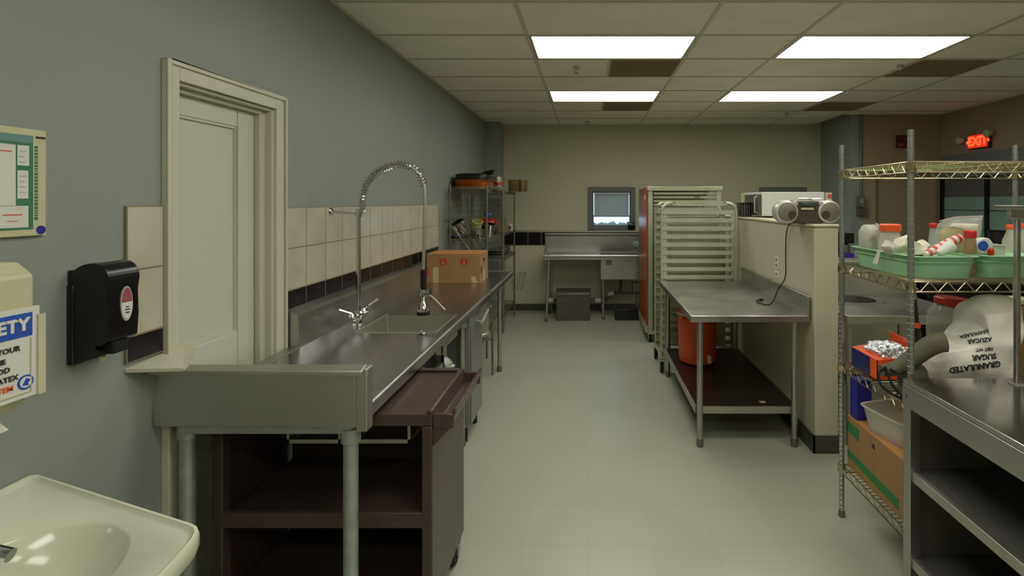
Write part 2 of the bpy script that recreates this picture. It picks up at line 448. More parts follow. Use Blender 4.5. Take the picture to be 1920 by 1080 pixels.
cs.box(XL+.018, XL+.026, 2.50, 2.52, 0, 2.147); cs.box(XL+.018, XL+.026, 1.80, 1.815, 0, 2.147); cs.box(XL+.018, XL+.026, 1.815, 2.50, 2.13, 2.147)
cs.box(XL-.145, XL, 2.428, 2.44, 0, 2.08); cs.box(XL-.145, XL, 1.86, 1.865, 0, 2.08); cs.box(XL-.145, XL, 1.865, 2.428, 2.068, 2.08)
cs.box(XL-.056, XL-.03, 2.39, 2.428, 0, 2.068); cs.box(XL-.056, XL-.03, 1.865, 2.39, 2.05, 2.068)
struct(cs.build('trim_2', 'casing', bevel=.003))

# ---- back wall lower half: panel, black tiles, ledge, baseboard
struct(box(X(938,7.5), 3.55, 7.72, YB, 0, 1.18).build('trim_3', 'lower_panel', smooth=0))
tb = struct(box(X(938,7.5), 3.55, 7.7075, 7.72, .985, 1.18).build('trim_4', 'grout', smooth=0))
xx = X(940,7.7)
while xx < 3.5:
    x1 = min(xx+.2, 3.55)
    box(xx+.004, x1-.004, 7.706, 7.714, .988, 1.176).build('wall_tile', 'tile_black', parent=tb, smooth=0); xx += .2
struct(box(X(938,7.5), 3.55, 7.69, YB, 1.18, 1.205).build('trim_5', 'steel_dull', bevel=.004))
struct(box(X(938,7.5), 3.55, 7.705, 7.72, 0, .10).build('baseboard_back', 'base', smooth=0))
struct(box(XL, XL+.012, 2.52, 7.5, 0, .10).build('baseboard_left', 'base', smooth=0))
struct(box(3.55, XR, 6.885, 6.9, 0, .10).build('baseboard_right', 'base', smooth=0))

# ---- windows in back wall
def window(n, x0, x1):
    fr = MB(); o = .07
    fr.box(x0-o, x0, YB-.03, YB, wz0-.06, wz1+o); fr.box(x1, x1+o, YB-.03, YB, wz0-.06, wz1+o)
    fr.box(x0, x1, YB-.03, YB, wz1, wz1+o); fr.box(x0, x1, YB-.04, YB, wz0-.06, wz0)
    wnd = struct(fr.build('window_%d' % n, 'frame_grey', bevel=.004))
    s = MB(); i = .015
    s.box(x0, x0+i, YB, YB+.05, wz0, wz1); s.box(x1-i, x1, YB, YB+.05, wz0, wz1); s.box(x0+i, x1-i, YB, YB+.05, wz1-i, wz1); s.box(x0+i, x1-i, YB, YB+.05, wz0, wz0+i)
    s.box(x0+i, x1-i, YB+.05, YB+.07, wz0+.135, wz0+.16)
    s.build('sash', 'frame_grey', wnd, smooth=0)
    box(x0+i, x1-i, YB+.055, YB+.059, wz0+i, wz1-i).build('pane', 'glass', wnd, smooth=0)
    box(x0+.02, x1-.02, YB+.005, YB+.035, wz1-.045, wz1-.016).build('head_rail', 'slatm', wnd, smooth=0)
    sl = MB(); zb = wz0+.17; k = 16
    for j in range(k):
        z = zb+(wz1-.05-zb)*j/(k-1)
        sl.add([(x0+.022,YB+.008,z-.010),(x1-.022,YB+.008,z-.010),(x1-.022,YB+.024,z+.012),(x0+.022,YB+.024,z+.012)], [(0,1,2,3)])
    sl.build('blind_slats', 'slatm', wnd, smooth=0, kind='stuff')
    box(x0+.02, x1-.02, YB+.006, YB+.026, zb-.034, zb-.016).build('bottom_rail', 'slatm', wnd, smooth=0)
    cdm = MB()
    for xc in (x0+.12, x1-.12): cdm.cyl((xc,YB+.006,zb-.02),(xc,YB+.006,wz1-.03),.0015,n=5)
    cdm.build('blind_cord', 'white', wnd)
window(1, *WIN[0]); window(2, *WIN[1])
tag(MB().blob((X(1184,7.72),7.735,1.2665), (.055,.034,.062), .25, 5, 2.4).build('dark_bottle_stopper', 'black'), 'small black lump-shaped item on the window ledge beside the red rack', 'ornament')
struct(box(-25, 30, 7.96, 70, -.35, -.25).build('ground', 'ground', smooth=0))
hg = MB()
for i in range(26):
    hg.blob((-6+i*.7, 36+random.uniform(-.4,.4), -.12), (.42,.4,.28+.15*random.random()), .5, 4, 2, 10, 8, i)
o = tag(hg.build('hedge', 'hedge', smooth=60), 'low dark hedge far outside, glimpsed below the window blind', 'hedge')

# ---- glazed front in the right wall
gw = MB(); 
gw.box(XR-.01, XR+.05, GY0, GY1, 1.95, GZ1)
_w3=1
win3 = struct(gw.build('window_3', mat('dark_blue_grey_header', (118,120,122), .5, var=.04), smooth=0))
ym = [GY1, 6.09, 5.2, 4.3, GY0]
box(XR+.045, XR+.055, GY0, GY1, .5, 1.95).build('backing', 'teal_line', win3, smooth=0)  # added dark sheet, keeps outdoor brightness from showing between the panels
mm = MB()
for y in ym: mm.box(XR-.02, XR+.05, y-.02, y+.02, .5, 1.95)
mm.build('mullion', 'black', win3, smooth=0)
for i in range(4):
    y1, y0 = ym[i]-.02, ym[i+1]+.02
    box(XR+.02, XR+.03, y0, y1, 1.70, 1.95).build('pane', 'teal_line', win3, smooth=0)
    for z0, z1 in ((1.535,1.70),(1.30,1.53),(1.05,1.295),(.5,1.045)):
        box(XR+.015, XR+.03, y0, y1, z0+.002, z1-.002).build('panel', 'teal' if z0 > 1.04 else 'teal_line', win3, smooth=0)

# ---- door_2 in the back right wall, conduit, boxes, alarm
d2 = struct(box(DX0, DX1, 6.93, 6.97, .005, 2.03).build('door_2', 'wall_taupe', smooth=0))
cs = MB(); cs.box(DX0-.07, DX0, 6.88, 6.9, 0, 2.09); cs.box(DX1, DX1+.05, 6.88, 6.9, 0, 2.09); cs.box(DX0, DX1, 6.88, 6.9, 2.03, 2.09)
struct(cs.build('trim_6', 'wall_taupe', bevel=.003))
m = MB(); m.cyl((DX0+.06,6.93,1.0),(DX0+.06,6.88,1.0),.01,n=8); m.cyl((DX0+.06,6.885,1.0),(DX0+.16,6.885,1.0),.009,n=8); m.build('door_handle', 'steel', d2)
cx = X(1614,6.88)
t = thing('conduit', 'dark conduit pipe running down the back wall beside the door', 'pipe', (cx,6.88,0))
MB().cyl((cx,6.88,CEIL),(cx,6.88,Z(366,6.88)),.014,n=8).build('pipe', 'steel_dark', t)
m = MB()
for z in (2.5,2.0): m.box(cx-.025,cx+.025,6.87,6.9,z-.008,z+.008)
m.build('clamp', 'steel_dark', t)
t = thing('switch_box', 'grey blue electrical box at the end of the conduit', 'switch box', (cx-.02,6.9,Z(388,6.88)))
box(cx-.06,cx+.03,6.83,6.9,Z(388,6.85),Z(366,6.85)).build('body','frame_grey',t,bevel=.004)
box(cx-.035,cx+.005,6.822,6.83,Z(381,6.85),Z(373,6.85)).build('lever','teal',t)
t = thing('thermostat', 'dark wall thermostat just below the grey electrical box', 'thermostat', (cx,6.9,Z(405,6.88)))
box(cx-.055,cx+.07,6.85,6.9,Z(405,6.85),Z(390,6.85)).build('body','steel_dark',t,bevel=.004)
box(cx-.03,cx+.04,6.844,6.85,Z(401,6.85),Z(395,6.85)).build('dial','deep_grey_steel',t)
t = thing('fire_alarm', 'maroon square fire alarm box high on the back right wall', 'alarm', (X(1690,6.88),6.9,Z(277,6.88)))
box(X(1681,6.88),X(1699,6.88),6.84,6.9,Z(277,6.88),Z(254,6.88)).build('housing','maroon',t,bevel=.004)
box(X(1684,6.83),X(1696,6.83),6.832,6.84,Z(275,6.83),Z(268,6.83)).build('lens',mat('alarm_lens',(120,60,50),.2),t)

# EXIT sign with lamp heads on the right wall
ey, ez = 6.17, Z(265,6.17)
t = thing('exit_sign', 'glowing red EXIT sign with two lamp heads on the right wall', 'exit sign', (XR,ey,ez-.09))
box(XR-.05, XR, ey-.16, ey+.16, ez-.085, ez+.09).build('housing', 'maroon', t, bevel=.005)
box(XR-.056, XR-.05, ey-.15, ey+.15, ez-.075, ez+.08).build('face', 'exitdim', t, smooth=0)
text('EXIT', .15, 'exitred', t, faceXm(XR-.058, ey, ez), 'lettering', bold=.006)
m = MB(); m.prism([(ey+.15,ez),(ey+.175,ez+.02),(ey+.175,ez-.02)], XR-.06, XR-.05, 'x'); m.prism([(ey-.15,ez),(ey-.175,ez+.02),(ey-.175,ez-.02)], XR-.06, XR-.05, 'x'); m.build('chevron', 'exitred', t, smooth=0)
for dy in (.26, -.19):
    mh = MB().lathe([(.03,0),(.045,-.05),(.045,-.06),(.03,-.062)], (XR-.04, ey+dy, ez+.05+(.02 if dy<0 else -.01)), 14, 'x'); h = mh.build('lamp_head', 'cream', t)
    MB().cyl((XR-.04,ey+dy,ez+.05),(XR,ey+dy*.6,ez+.02),.008,n=6).build('lamp_arm','steel_dark',h)

# ================================================================ PONY WALL
PX0, PX1, PY0, PY1, PZ = 1.48, 1.635, 3.34, 5.84, 1.475
struct(box(PX0, PX1, PY0, PY1, 0, PZ).build('wall_half', 'pony', bevel=.004))
struct(box(PX0-.012, PX1+.015, PY0-.012, PY1, PZ, PZ+.016).build('trim_7', 'pony_cap', bevel=.004))
m = MB(); m.box(PX0-.01, PX0, PY0-.01, PY1, 0, .115); m.box(PX0-.01, PX1+.01, PY0-.01, PY0, 0, .115); m.box(PX1, PX1+.01, PY0, PY1, 0, .115)
struct(m.build('baseboard_half', 'base', smooth=0))
m = MB(); m.box(PX1+.001, 2.29, 4.72, 5.5, PZ-.012, PZ+.013)
for y in (4.8,5.4): m.prism([(PX1+.001,PZ-.012),(PX1+.5,PZ-.012),(PX1+.001,PZ-.35)], y-.015, y+.015, 'y')
struct(m.build('trim_8', 'pony', smooth=0))
# outlet plates on the pony wall
for (py, h, lab) in ((492,.10,'white outlet plate on the half wall, upper of two'),(514,.05,'small white plate on the half wall below the outlet')):
    Y = 4.0; z = Z(py, Y)
    t = thing('outlet_plate', lab, 'outlet', (PX0, Y, z), 'plates on the half wall')
    box(PX0-.006, PX0, Y-.035, Y+.035, z-h/2, z+h/2).build('plate', 'white', t, bevel=.002)
    m = MB()
    for dz in ((-.022,.022) if h > .08 else (0,)): m.box(PX0-.008, PX0-.006, Y-.012, Y+.012, z+dz-.009, z+dz+.009)
    m.build('socket', 'deep_grey_steel', t, smooth=0)

# ================================================================ LEFT DISH COUNTER
CZ = .92; XF = -.77; XBK = -1.42; CY0, CY1 = 1.775, 5.30
SX0, SX1, SY0, SY1, SD = -1.28, -.835, 2.81, 3.27, .13
ct = thing('steel_counter', 'long stainless steel counter with sink along the left wall', 'counter', (-1.1, 3.5, 0))
m = MB(); T = .004
# top with rounded-bottom sink cut out (four slabs)
m.box(XBK, XF-.012, CY0, SY0, CZ-T, CZ); m.box(XBK, XF-.012, SY1, CY1, CZ-T, CZ)
m.box(XBK, SX0, SY0, SY1, CZ-T, CZ); m.box(SX1, XF-.012, SY0, SY1, CZ-T, CZ)
m.build('worktop', 'steel_top', ct, smooth=0)
m = MB(); m.tube([(XF-.008, CY0, CZ-.004), (XF-.008, CY1, CZ-.004)], .014, 12)
m.box(XF-.014, XF-.002, CY0, CY1, CZ-.045, CZ-.006)
m.tube([(XF-.008, CY1, CZ-.004), (XBK, CY1, CZ-.004)], .012, 10)
m.build('rolled_edge', 'steel', ct)
m = MB(); sp = [(XBK,CZ),(XBK-.004,CZ+.01),(XBK-.012,1.075),(XL+.014,1.105),(XL+.012,1.105),(XL+.012,CZ-.03),(XBK,CZ-.03)]
m.prism(sp, 2.53, CY1, 'y'); m.box(XL+.03, XBK, CY0, 2.53, CZ-.03, CZ+.004)
m.build('backsplash', 'steel', ct, smooth=30)
# sink bowl, open topped
m = MB(); z0 = CZ-SD; q = .003
m.box(SX0, SX1, SY0, SY1, z0-q, z0)
m.box(SX0-q, SX0, SY0, SY1, z0-q, CZ-T); m.box(SX1, SX1+q, SY0, SY1, z0-q, CZ-T)
m.box(SX0, SX1, SY0-q, SY0, z0-q, CZ-T); m.box(SX0, SX1, SY1, SY1+q, z0-q, CZ-T)
sk = m.build('sink_bowl', 'steel_dull', ct, smooth=0)
m = MB()
for (xa,ya) in ((SX0,SY1),(SX1,SY1)): m.cyl((xa+(.004 if xa<-1 else -.004),ya-.004,z0),(xa,ya-.004,CZ),.005,n=6)
m.tube([(SX0,SY0,CZ),(SX0,SY1,CZ),(SX1,SY1,CZ),(SX1,SY0,CZ),(SX0,SY0,CZ)], .003, 6)
m.build('weld_bead', 'alu', sk)
MB().lathe([(.04,0),(.045,.004),(.03,.004),(.02,.001)], (-1.06,3.04,z0), 20).build('drain', 'chrome', sk)
# end splash facing the camera
m = MB(); m.box(XL+.01, -.795, CY0-.018, CY0-.004, .866, 1.05)
m.prism([(CY0-.045,1.052),(CY0-.045,1.066),(CY0-.004,1.078),(CY0-.004,1.05)], XL+.004, -.765, 'x')
m.box(-.795, -.757, CY0-.020, CY0+.03, .85, 1.066)
m.build('end_splash', 'steel_dull', ct, bevel=.003)
m = MB(); m.add([(XL+.004,1.655,1.098),(XL+.004,1.90,1.112),(-1.42,1.86,1.105),(-1.37,CY0-.02,1.082),(-1.37,1.735,1.076)], [(0,1,2,3,4)]); 
o = m.build('corner_gusset', 'casing', ct, smooth=0, label='pale corner piece against the wall'); o.modifiers.new('s','SOLIDIFY').thickness = .012
# support frame
m = MB(); m.box(-1.42,-.82,CY0+.0,CY0+.03,.835,.866); m.box(-.86,-.82,CY0+.03,SY0-.02,.872,.898); m.box(-1.44,-1.403,CY0+.03,CY1-.1,.872,.898)
m.build('support_rail', 'galv', ct, smooth=0)
legm = None
for (x, y) in ((-.833,1.80),(-1.43,1.83),(-.845,3.44),(-1.42,3.44),(-.853,4.95),(-1.42,4.95)):
    l = MB(); r = .025 if y < 3 else .019
    l.cyl((x,y,.06),(x,y,.86),r,n=16)
    lg = l.build('leg', 'galv' if y < 3 else 'steel_dull', ct)
    MB().lathe([(.026,0),(.033,.004),(.033,.05),(.026,.055)], (x,y,.795), 16).build('collar', 'galv', lg)
    MB().lathe([(.014,0),(.026,.006),(.024,.04),(.017,.06)], (x,y,0), 14).build('foot', 'steel_dark', lg)
m = MB(); m.cyl((-.85,4.95,.31),(-1.42,4.95,.31),.014,n=8); m.cyl((-1.42,3.44,.31),(-1.42,4.95,.31),.014,n=8); m.build('cross_brace', 'steel_dull', ct)
# lower tray slides under the counter in front of the sink
tr = thing('tray_slide', 'steel tray slide rails under the counter behind the brown cart', 'rack', (-.95,2.65,.70))
m = MB()
for x in (-.80, -.90): m.box(x-.012, x+.012, 2.47, 2.80, .735, .765)
m.box(-.92,-.788,2.79,2.81,.735,.80); m.box(-.92,-.90,2.79,2.81,.70,.87); m.box(-.80,-.788,2.79,2.81,.70,.87)
m.build('rail', 'steel', tr, smooth=0)
m = MB(); m.box(-1.35,-.93,2.47,2.79,.72,.728); m.build('tray', 'steel_dull', tr, smooth=0)
# disposal unit below sink
dp = thing('disposal_unit', 'small grey disposal motor with ribbed pipe under the sink', 'disposal', (-.87,3.10,.5))
m = MB().lathe([(.03,0),(.075,.01),(.08,.06),(.075,.12),(.06,.16),(.03,.19),(.03,.285)], (-.89,3.12,.505), 18); m.build('motor', 'steel_dull', dp)
m = MB().tube([(-.84,3.06,.56),(-.815,3.02,.6),(-.82,3.0,.66),(-.85,3.0,.71),(-.9,3.03,.74)], .022, 10)
for k in range(5): m.lathe([(.022,0),(.030,.005),(.022,.01)], (-.815,3.03,.585+k*.02), 10)
m.build('pipe', 'galv', dp)
m = MB().cyl((-.89,3.12,0),(-.89,3.12,.51),.022,n=10); m.build('drain_pipe', 'galv', dp)

# undercounter grey machine panel with lever
dw = thing('undercounter_machine', 'grey undercounter cabinet with a pale lever handle', 'cabinet', (-1.08,3.63,0))
box(-1.38,-.80,3.475,3.84,.10,.85).build('body', 'grey_panel', dw, bevel=.006)
box(-.80,-.79,3.485,3.83,.12,.80).build('door', 'grey_panel', dw, bevel=.003)
m = MB().tube([(-.79,3.62,.80),(-.745,3.60,.79),(-.745,3.60,.79),(-.745,3.82,.83)], .011, 8); m.build('lever_handle', 'alu', dw)
m = MB()
for (x,y) in ((-1.33,3.5),(-1.33,3.8),(-.84,3.5),(-.84,3.8)): m.lathe([(.02,0),(.02,.1)], (x,y,0), 10)
m.build('foot', 'black', dw)

# ---- pre-rinse faucet
fx, fy = -1.33, 2.97
fa = thing('pre_rinse_faucet', 'tall chrome spring-neck spray faucet behind the counter sink', 'faucet', (fx,fy,CZ))
m = MB().lathe([(.035,0),(.035,.008),(.022,.015),(.02,.05),(.026,.06),(.026,.075),(.016,.085),(.014,.12)], (fx,fy,CZ), 18)
m.cyl((fx-.01,fy-.075,CZ+.055),(fx+.01,fy+.075,CZ+.055),.019,n=12)
m.build('body', 'chrome', fa)
for s_, tip in ((-1,(fx-.06,fy-.11,CZ+.115)),(1,(fx+.075,fy+.10,CZ+.14))):
    h = MB(); h.lathe([(.02,0),(.024,.01),(.018,.03)], (fx,fy+s_*.075,CZ+.06), 12); h.tube([(fx,fy+s_*.075,CZ+.085),tip],[.006,.009],8); h.build('lever_handle', 'chrome', fa)
zt = Z(398,fy)
MB().cyl((fx,fy,CZ+.08),(fx,fy,zt+.02),.0125,n=14).build('riser', 'chrome', fa)
m = MB().tube([(fx,fy,Z(402,fy)),(XL+.016,fy-.0,Z(397,fy))],.007,8); m.lathe([(.024,-.004),(.026,0),(.018,.008)],(XL+.012,fy,Z(397,fy)),14,'x'); m.lathe([(.019,-.015),(.019,.015)],(fx,fy,Z(402,fy)),12); m.build('wall_bracket', 'chrome', fa)
# hose arc
hx = X(798,fy)
key = [(678,400),(679,375),(686,345),(705,324),(728,312),(750,308),(771,314),(787,329),(795,348),(797,380),(796,420),(795,460),(794,505)]
P = [Vector((X(a,fy),fy,Z(c,fy))) for a, c in key]
def catmull(P, n=8):
    out = []
    for i in range(len(P)-1):
        p0, p1, p2, p3 = P[max(i-1,0)], P[i], P[i+1], P[min(i+2,len(P)-1)]
        for k in range(n):
            t = k/n
            out.append(.5*((2*p1)+(-p0+p2)*t+(2*p0-5*p1+4*p2-p3)*t*t+(-p0+3*p1-3*p2+p3)*t**3))
    out.append(P[-1]); return out
path = catmull(P)
MB().tube(path, .0095, 10).build('hose', 'steel_dull', fa)
# spring coil around the arc part
sub = catmull(P[:9], 16)
L = [0]
for i in range(1, len(sub)): L.append(L[-1]+(sub[i]-sub[i-1]).length)
def at(s):
    for i in range(1, len(L)):
        if s <= L[i]:
            t = (s-L[i-1])/(L[i]-L[i-1]+1e-9); return sub[i-1].lerp(sub[i], t), (sub[i]-sub[i-1]).normalized()
    return sub[-1], (sub[-1]-sub[-2]).normalized()
coil = []; turns = 34; nn = turns*10
for k in range(nn+1):
    s = L[-1]*k/nn; p, d = at(s); u = Vector((0,1,0)); v = d.cross(u)
    a = 2*math.pi*turns*k/nn; coil.append(p+(u*math.cos(a)+v*math.sin(a))*.0205)
MB().tube(coil, .0032, 5).build('spring', 'chrome', fa)
px_, pz_ = X(794,fy), Z(505,fy)
MB().lathe([(.010,0),(.016,.005),(.017,.10),(.012,.115)], (px_,fy,pz_-.115), 14).build('grip', 'black_rub', fa)
m = MB().lathe([(.012,0),(.02,-.005),(.024,-.02),(.02,-.035),(.014,-.05),(.018,-.065),(.024,-.09),(.034,-.11),(.036,-.13)], (px_,fy,pz_-.112), 18)
m.lathe([(.022,-.02),(.026,0),(.022,.02)], (px_+.02,fy-.0,pz_-.135), 12, 'x'); m.build('spray_valve', 'chrome', fa)
MB().lathe([(.036,0),(.038,-.004),(.038,-.02),(.02,-.024)], (px_,fy,pz_-.242), 18).build('spray_head', 'black_rub', fa)
MB().tube([(px_+.03,fy,pz_-.145),(px_+.07,fy-.01,pz_-.175),(X(836,fy),fy-.02,Z(580,fy))],[.005,.006,.006],8).build('squeeze_lever', 'steel', fa)
t = tag(MB().lathe([(.018,0),(.022,.003),(.018,.007),(.007,.009),(.009,.016),(.003,.018)], (X(790,2.79),2.79,CZ), 16).build('drain_stopper', 'chrome'), 'tiny chrome drain stopper at the front rim of the sink', 'stopper')

# ---- cardboard box on counter
bx0, bx1, by0, by1 = X(800,4.52), X(900,4.52), 4.52, 4.88; bz1 = CZ+.265
cb = thing('cardboard_box', 'brown cardboard carton with two red round prints on the counter', 'box', ((bx0+bx1)/2,(by0+by1)/2,CZ))
box(bx0,bx1,by0,by1,CZ+.001,bz1-.01).build('carton', 'card', cb, smooth=0)
m = MB(); m.box(bx0,bx1,by0,(by0+by1)/2-.002,bz1-.01,bz1-.006); m.box(bx0,bx1,(by0+by1)/2+.002,by1,bz1-.01,bz1-.006); m.build('top_flap', 'card_side', cb, smooth=0)
for pxc in (831, 870):
    xc = X(pxc, 4.52); MB().lathe([(.033,0),(.033,-.0015)], (xc,by0-.0003,Z(491,4.52)), 24, 'y').build('round_print', 'red', cb, smooth=0)
    o = MB().prism([(xc-.012,Z(496,4.52)),(xc+.012,Z(496,4.52)),(xc+.002,Z(485,4.52))], by0-.003, by0-.001); o.build('round_print_mark', 'card_side', cb, smooth=0)
MB().prism([(X(800,4.52),Z(518,4.52)),(X(805,4.52),Z(516,4.52)),(X(805,4.52),Z(503,4.52)),(X(800,4.52),Z(505,4.52))], by0-.002, by0).build('edge_print','red',cb,smooth=0)
box(X(812,4.52),X(822,4.52),by0-.002,by0,CZ+.002,CZ+.14).build('tape','tape',cb,smooth=0)
MB().prism([(X(883,4.52),CZ+.06),(X(890,4.52),CZ+.06),(X(896,4.52),CZ+.002),(X(885,4.52),CZ+.002)], by0-.002, by0).build('tape','tape',cb,smooth=0)
box(bx1,bx1+.002,4.66,4.72,CZ+.002,CZ+.10).build('tape','tape',cb,smooth=0)
m = MB(); m.box(bx1,bx1+.002,4.66,4.73,bz1-.09,bz1-.065); m.box(bx1,bx1+.0015,4.56,4.60,CZ+.08,CZ+.14); m.build('handle_hole','ink',cb,smooth=0)

# ---- brown utility cart
CX0, CX1, KY0, KY1 = -1.403, -.58, 1.91, 2.40
ca = thing('utility_cart', 'brown plastic utility cart under the steel counter', 'cart', ((CX0+CX1)/2,(KY0+KY1)/2,0))
m = MB(); m.box(CX0,CX1,KY0,KY1,.80,.845); m.box(CX0,CX0+.02,KY0,KY1,.845,.862); m.box(CX1-.02,CX1,KY0,KY1,.845,.862); m.box(CX0+.02,CX1-.02,KY1-.02,KY1,.845,.862)
m.build('top_tray', 'brown', ca, bevel=.006)
for zc in (.45, .13):
    m = MB(); m.box(CX0+.03,CX1-.03,KY0+.005,KY1-.01,zc-.03,zc+.0); m.box(CX0+.03,CX1-.03,KY0+.0,KY0+.02,zc-.03,zc+.028); 
    m.build('shelf', 'brown', ca, bevel=.004)
box(CX0+.03,CX1-.04,KY1-.02,KY1-.008,.10,.80).build('back_panel', 'brown', ca, smooth=0)
box(CX1-.016,CX1,KY0+.04,KY1,.10,.80).build('side_panel', 'brown', ca, bevel=.004)
box(CX0,CX0+.016,KY0+.04,KY1,.10,.80).build('side_panel', 'brown', ca, bevel=.004)
for x in (CX0, CX1-.04):
    box(x,x+.04,KY0,KY0+.05,.10,.80).build('corner_post', 'brown', ca, bevel=.005)
hm = MB()
prof = [(CX1-.002,.862),(CX1+.008,.80),(CX1+.05,.80),(CX1+.075,.862),(CX1+.09,.862),(CX1+.062,.785),(CX1-.0,.72),(CX1-.002,.75)]
hm.prism(prof, KY0+.01, KY1-.0, 'y'); hm.box(CX1,CX1+.078,KY0+.005,KY0+.02,.79,.845); hm.box(CX1,CX1+.078,KY1-.015,KY1,.79,.845)
hm.build('push_handle', 'brown', ca, bevel=.004, smooth=30)
for (x,y) in ((CX0+.06,KY0+.06),(CX1-.06,KY0+.06),(CX0+.06,KY1-.06),(CX1-.03,KY1-.08)):
    w_ = MB().lathe([(.02,-.018),(.055,-.018),(.062,-.010),(.062,.010),(.055,.018),(.02,.018)], (x,y,.062), 20, 'x').build('caster_wheel', 'black_rub', ca)
    f = MB(); f.box(x-.03,x-.022,y-.02,y+.02,.05,.105); f.box(x+.022,x+.03,y-.02,y+.02,.05,.105); f.box(x-.03,x+.03,y-.025,y+.025,.098,.105); f.build('fork', 'steel', w_, smooth=0)
dr_ = thing('hanging_steel_rack', 'thin grey steel slide frame hanging inside the brown cart', 'rack', (-.98,2.1,.70))
m = MB()
for (xa,xb_) in ((-1.17,-.96),(-.91,-.69)):
    m.box(xa,xb_,1.99,2.0,.70,.715); m.box(xa,xa+.01,1.99,2.34,.70,.715); m.box(xb_-.01,xb_,1.99,2.34,.70,.715)
    m.box(xa,xa+.01,1.99,2.0,.70,.80); m.box(xb_-.01,xb_,1.99,2.0,.70,.80); m.box(xa,xb_,2.33,2.34,.70,.80)
m.build('slide_frame', 'steel_dull', dr_, smooth=0)

# ================================================================ WIRE SHELVING at the far left
def post(mb, x, y, z0, z1, r=.0125, n=10, groove=.0254):
    pr = []; z = z0
    while z < z1-groove:
        pr += [(r,z),(r,z+groove*.8),(r*.86,z+groove*.86),(r*.86,z+groove*.94)]; z += groove
    pr += [(r,z),(r,z1)]
    mb.lathe([(a,b_-z0) for a,b_ in pr], (x,y,z0), n); return mb
def wire_shelf(parent, x0, x1, y0, y1, z, th=.045, m='wire', nz=14, along='x', step=.03):
    s = MB(); r = .0035
    for zz in (z, z-th):
        s.tube([(x0,y0,zz),(x1,y0,zz),(x1,y1,zz),(x0,y1,zz),(x0,y0,zz)], r, 6)
    def zig(a, b_):
        a, b_ = Vector(a), Vector(b_); n = max(4, int((b_-a).length/.035)//2*2); pts = []
        for i in range(n+1): pts.append(a.lerp(b_, i/n)-Vector((0,0,th*(i%2))))
        s.tube(pts, .0025, 5)
    zig((x0,y0,z),(x1,y0,z)); zig((x0,y1,z),(x1,y1,z)); zig((x0,y0,z),(x0,y1,z)); zig((x1,y0,z),(x1,y1,z))
    for (x,y) in ((x0,y0),(x1,y0),(x0,y1),(x1,y1)): s.lathe([(.018,-th),(.021,-th+.005),(.019,0)], (x,y,z), 10)
    o = s.build('shelf', m, parent)
    d = MB()
    if along == 'y':
        n = int((x1-x0)/step)
        for i in range(1, n): xx = x0+(x1-x0)*i/n; d.cyl((xx,y0,z+.001),(xx,y1,z+.001),.0022,n=5,cap=False)
        for k in (1,2,3): yy=y0+(y1-y0)*k/4; d.cyl((x0,yy,z-.004),(x1,yy,z-.004),.003,n=5,cap=False)
    else:
        n = int((y1-y0)/step)
        for i in range(1, n): yy = y0+(y1-y0)*i/n; d.cyl((x0,yy,z+.001),(x1,yy,z+.001),.0022,n=5,cap=False)
        for k in (1,2,3): xx=x0+(x1-x0)*k/4; d.cyl((xx,y0,z-.004),(xx,y1,z-.004),.003,n=5,cap=False)
    d.build('wire_deck', m, o, kind='stuff')
    return o
SXA, SXB = -1.44, -1.055
for (y0, y1, lab, zs) in ((5.36,6.36,'grey wire shelving unit just beyond the counter end, with pans on top',(.33,1.24,1.77)),
                         (6.42,7.36,'grey wire shelving unit farthest back in the left corner',(.22,.92,1.24,1.77))):
    t = thing('wire_shelving_unit', lab, 'shelving', ((SXA+SXB)/2,(y0+y1)/2,0), 'grey wire shelving units by the left wall')
    for x in (SXA,SXB):
        for y in (y0,y1): post(MB(), x, y, 0, 1.82 if y<7 else 1.80, .011, 8).build('post', 'wire_dark', t)
    for z in zs: wire_shelf(t, SXA, SXB, y0, y1, z, .03, 'wire_dark', along='x', step=.05)
    m = MB()
    for y in (y0,y1):
        for k in range(7): z = 1.33+k*.065 if y == y0 else .5+k*.18; m.cyl((SXA,y,z),(SXB,y,z),.0025,n=5)
    m.build('ladder_rungs', 'wire_dark', t)
# sloping basket arm on the near unit
t = thing('sloping_wire_basket', 'sloping wire basket frame holding pots on the left shelving', 'basket', (-1.25,5.5,1.24))
m = MB(); ya, yb = 5.38, 5.75
A1=(X(838,ya),ya,Z(412,ya)); A2=(X(882,ya),ya,Z(470,ya)); B1=(A1[0],yb,A1[2]); B2=(A2[0],yb,A2[2])
m.tube([A1,A2],.006,6); m.tube([B1,B2],.005,6); m.tube([A1,B1],.004,6); m.tube([A2,B2],.004,6)
m.tube([A1,(SXB,ya,Z(404,ya))],.004,6)
m.tube([B1,(SXB,yb,Z(404,yb))],.004,6)
for k in range(1,8):
    a = Vector(A1).lerp(Vector(A2),k/8); b2 = Vector(B1).lerp(Vector(B2),k/8); m.cyl(a,b2,.0025,n=5)
m.build('frame', 'wire_dark', t)

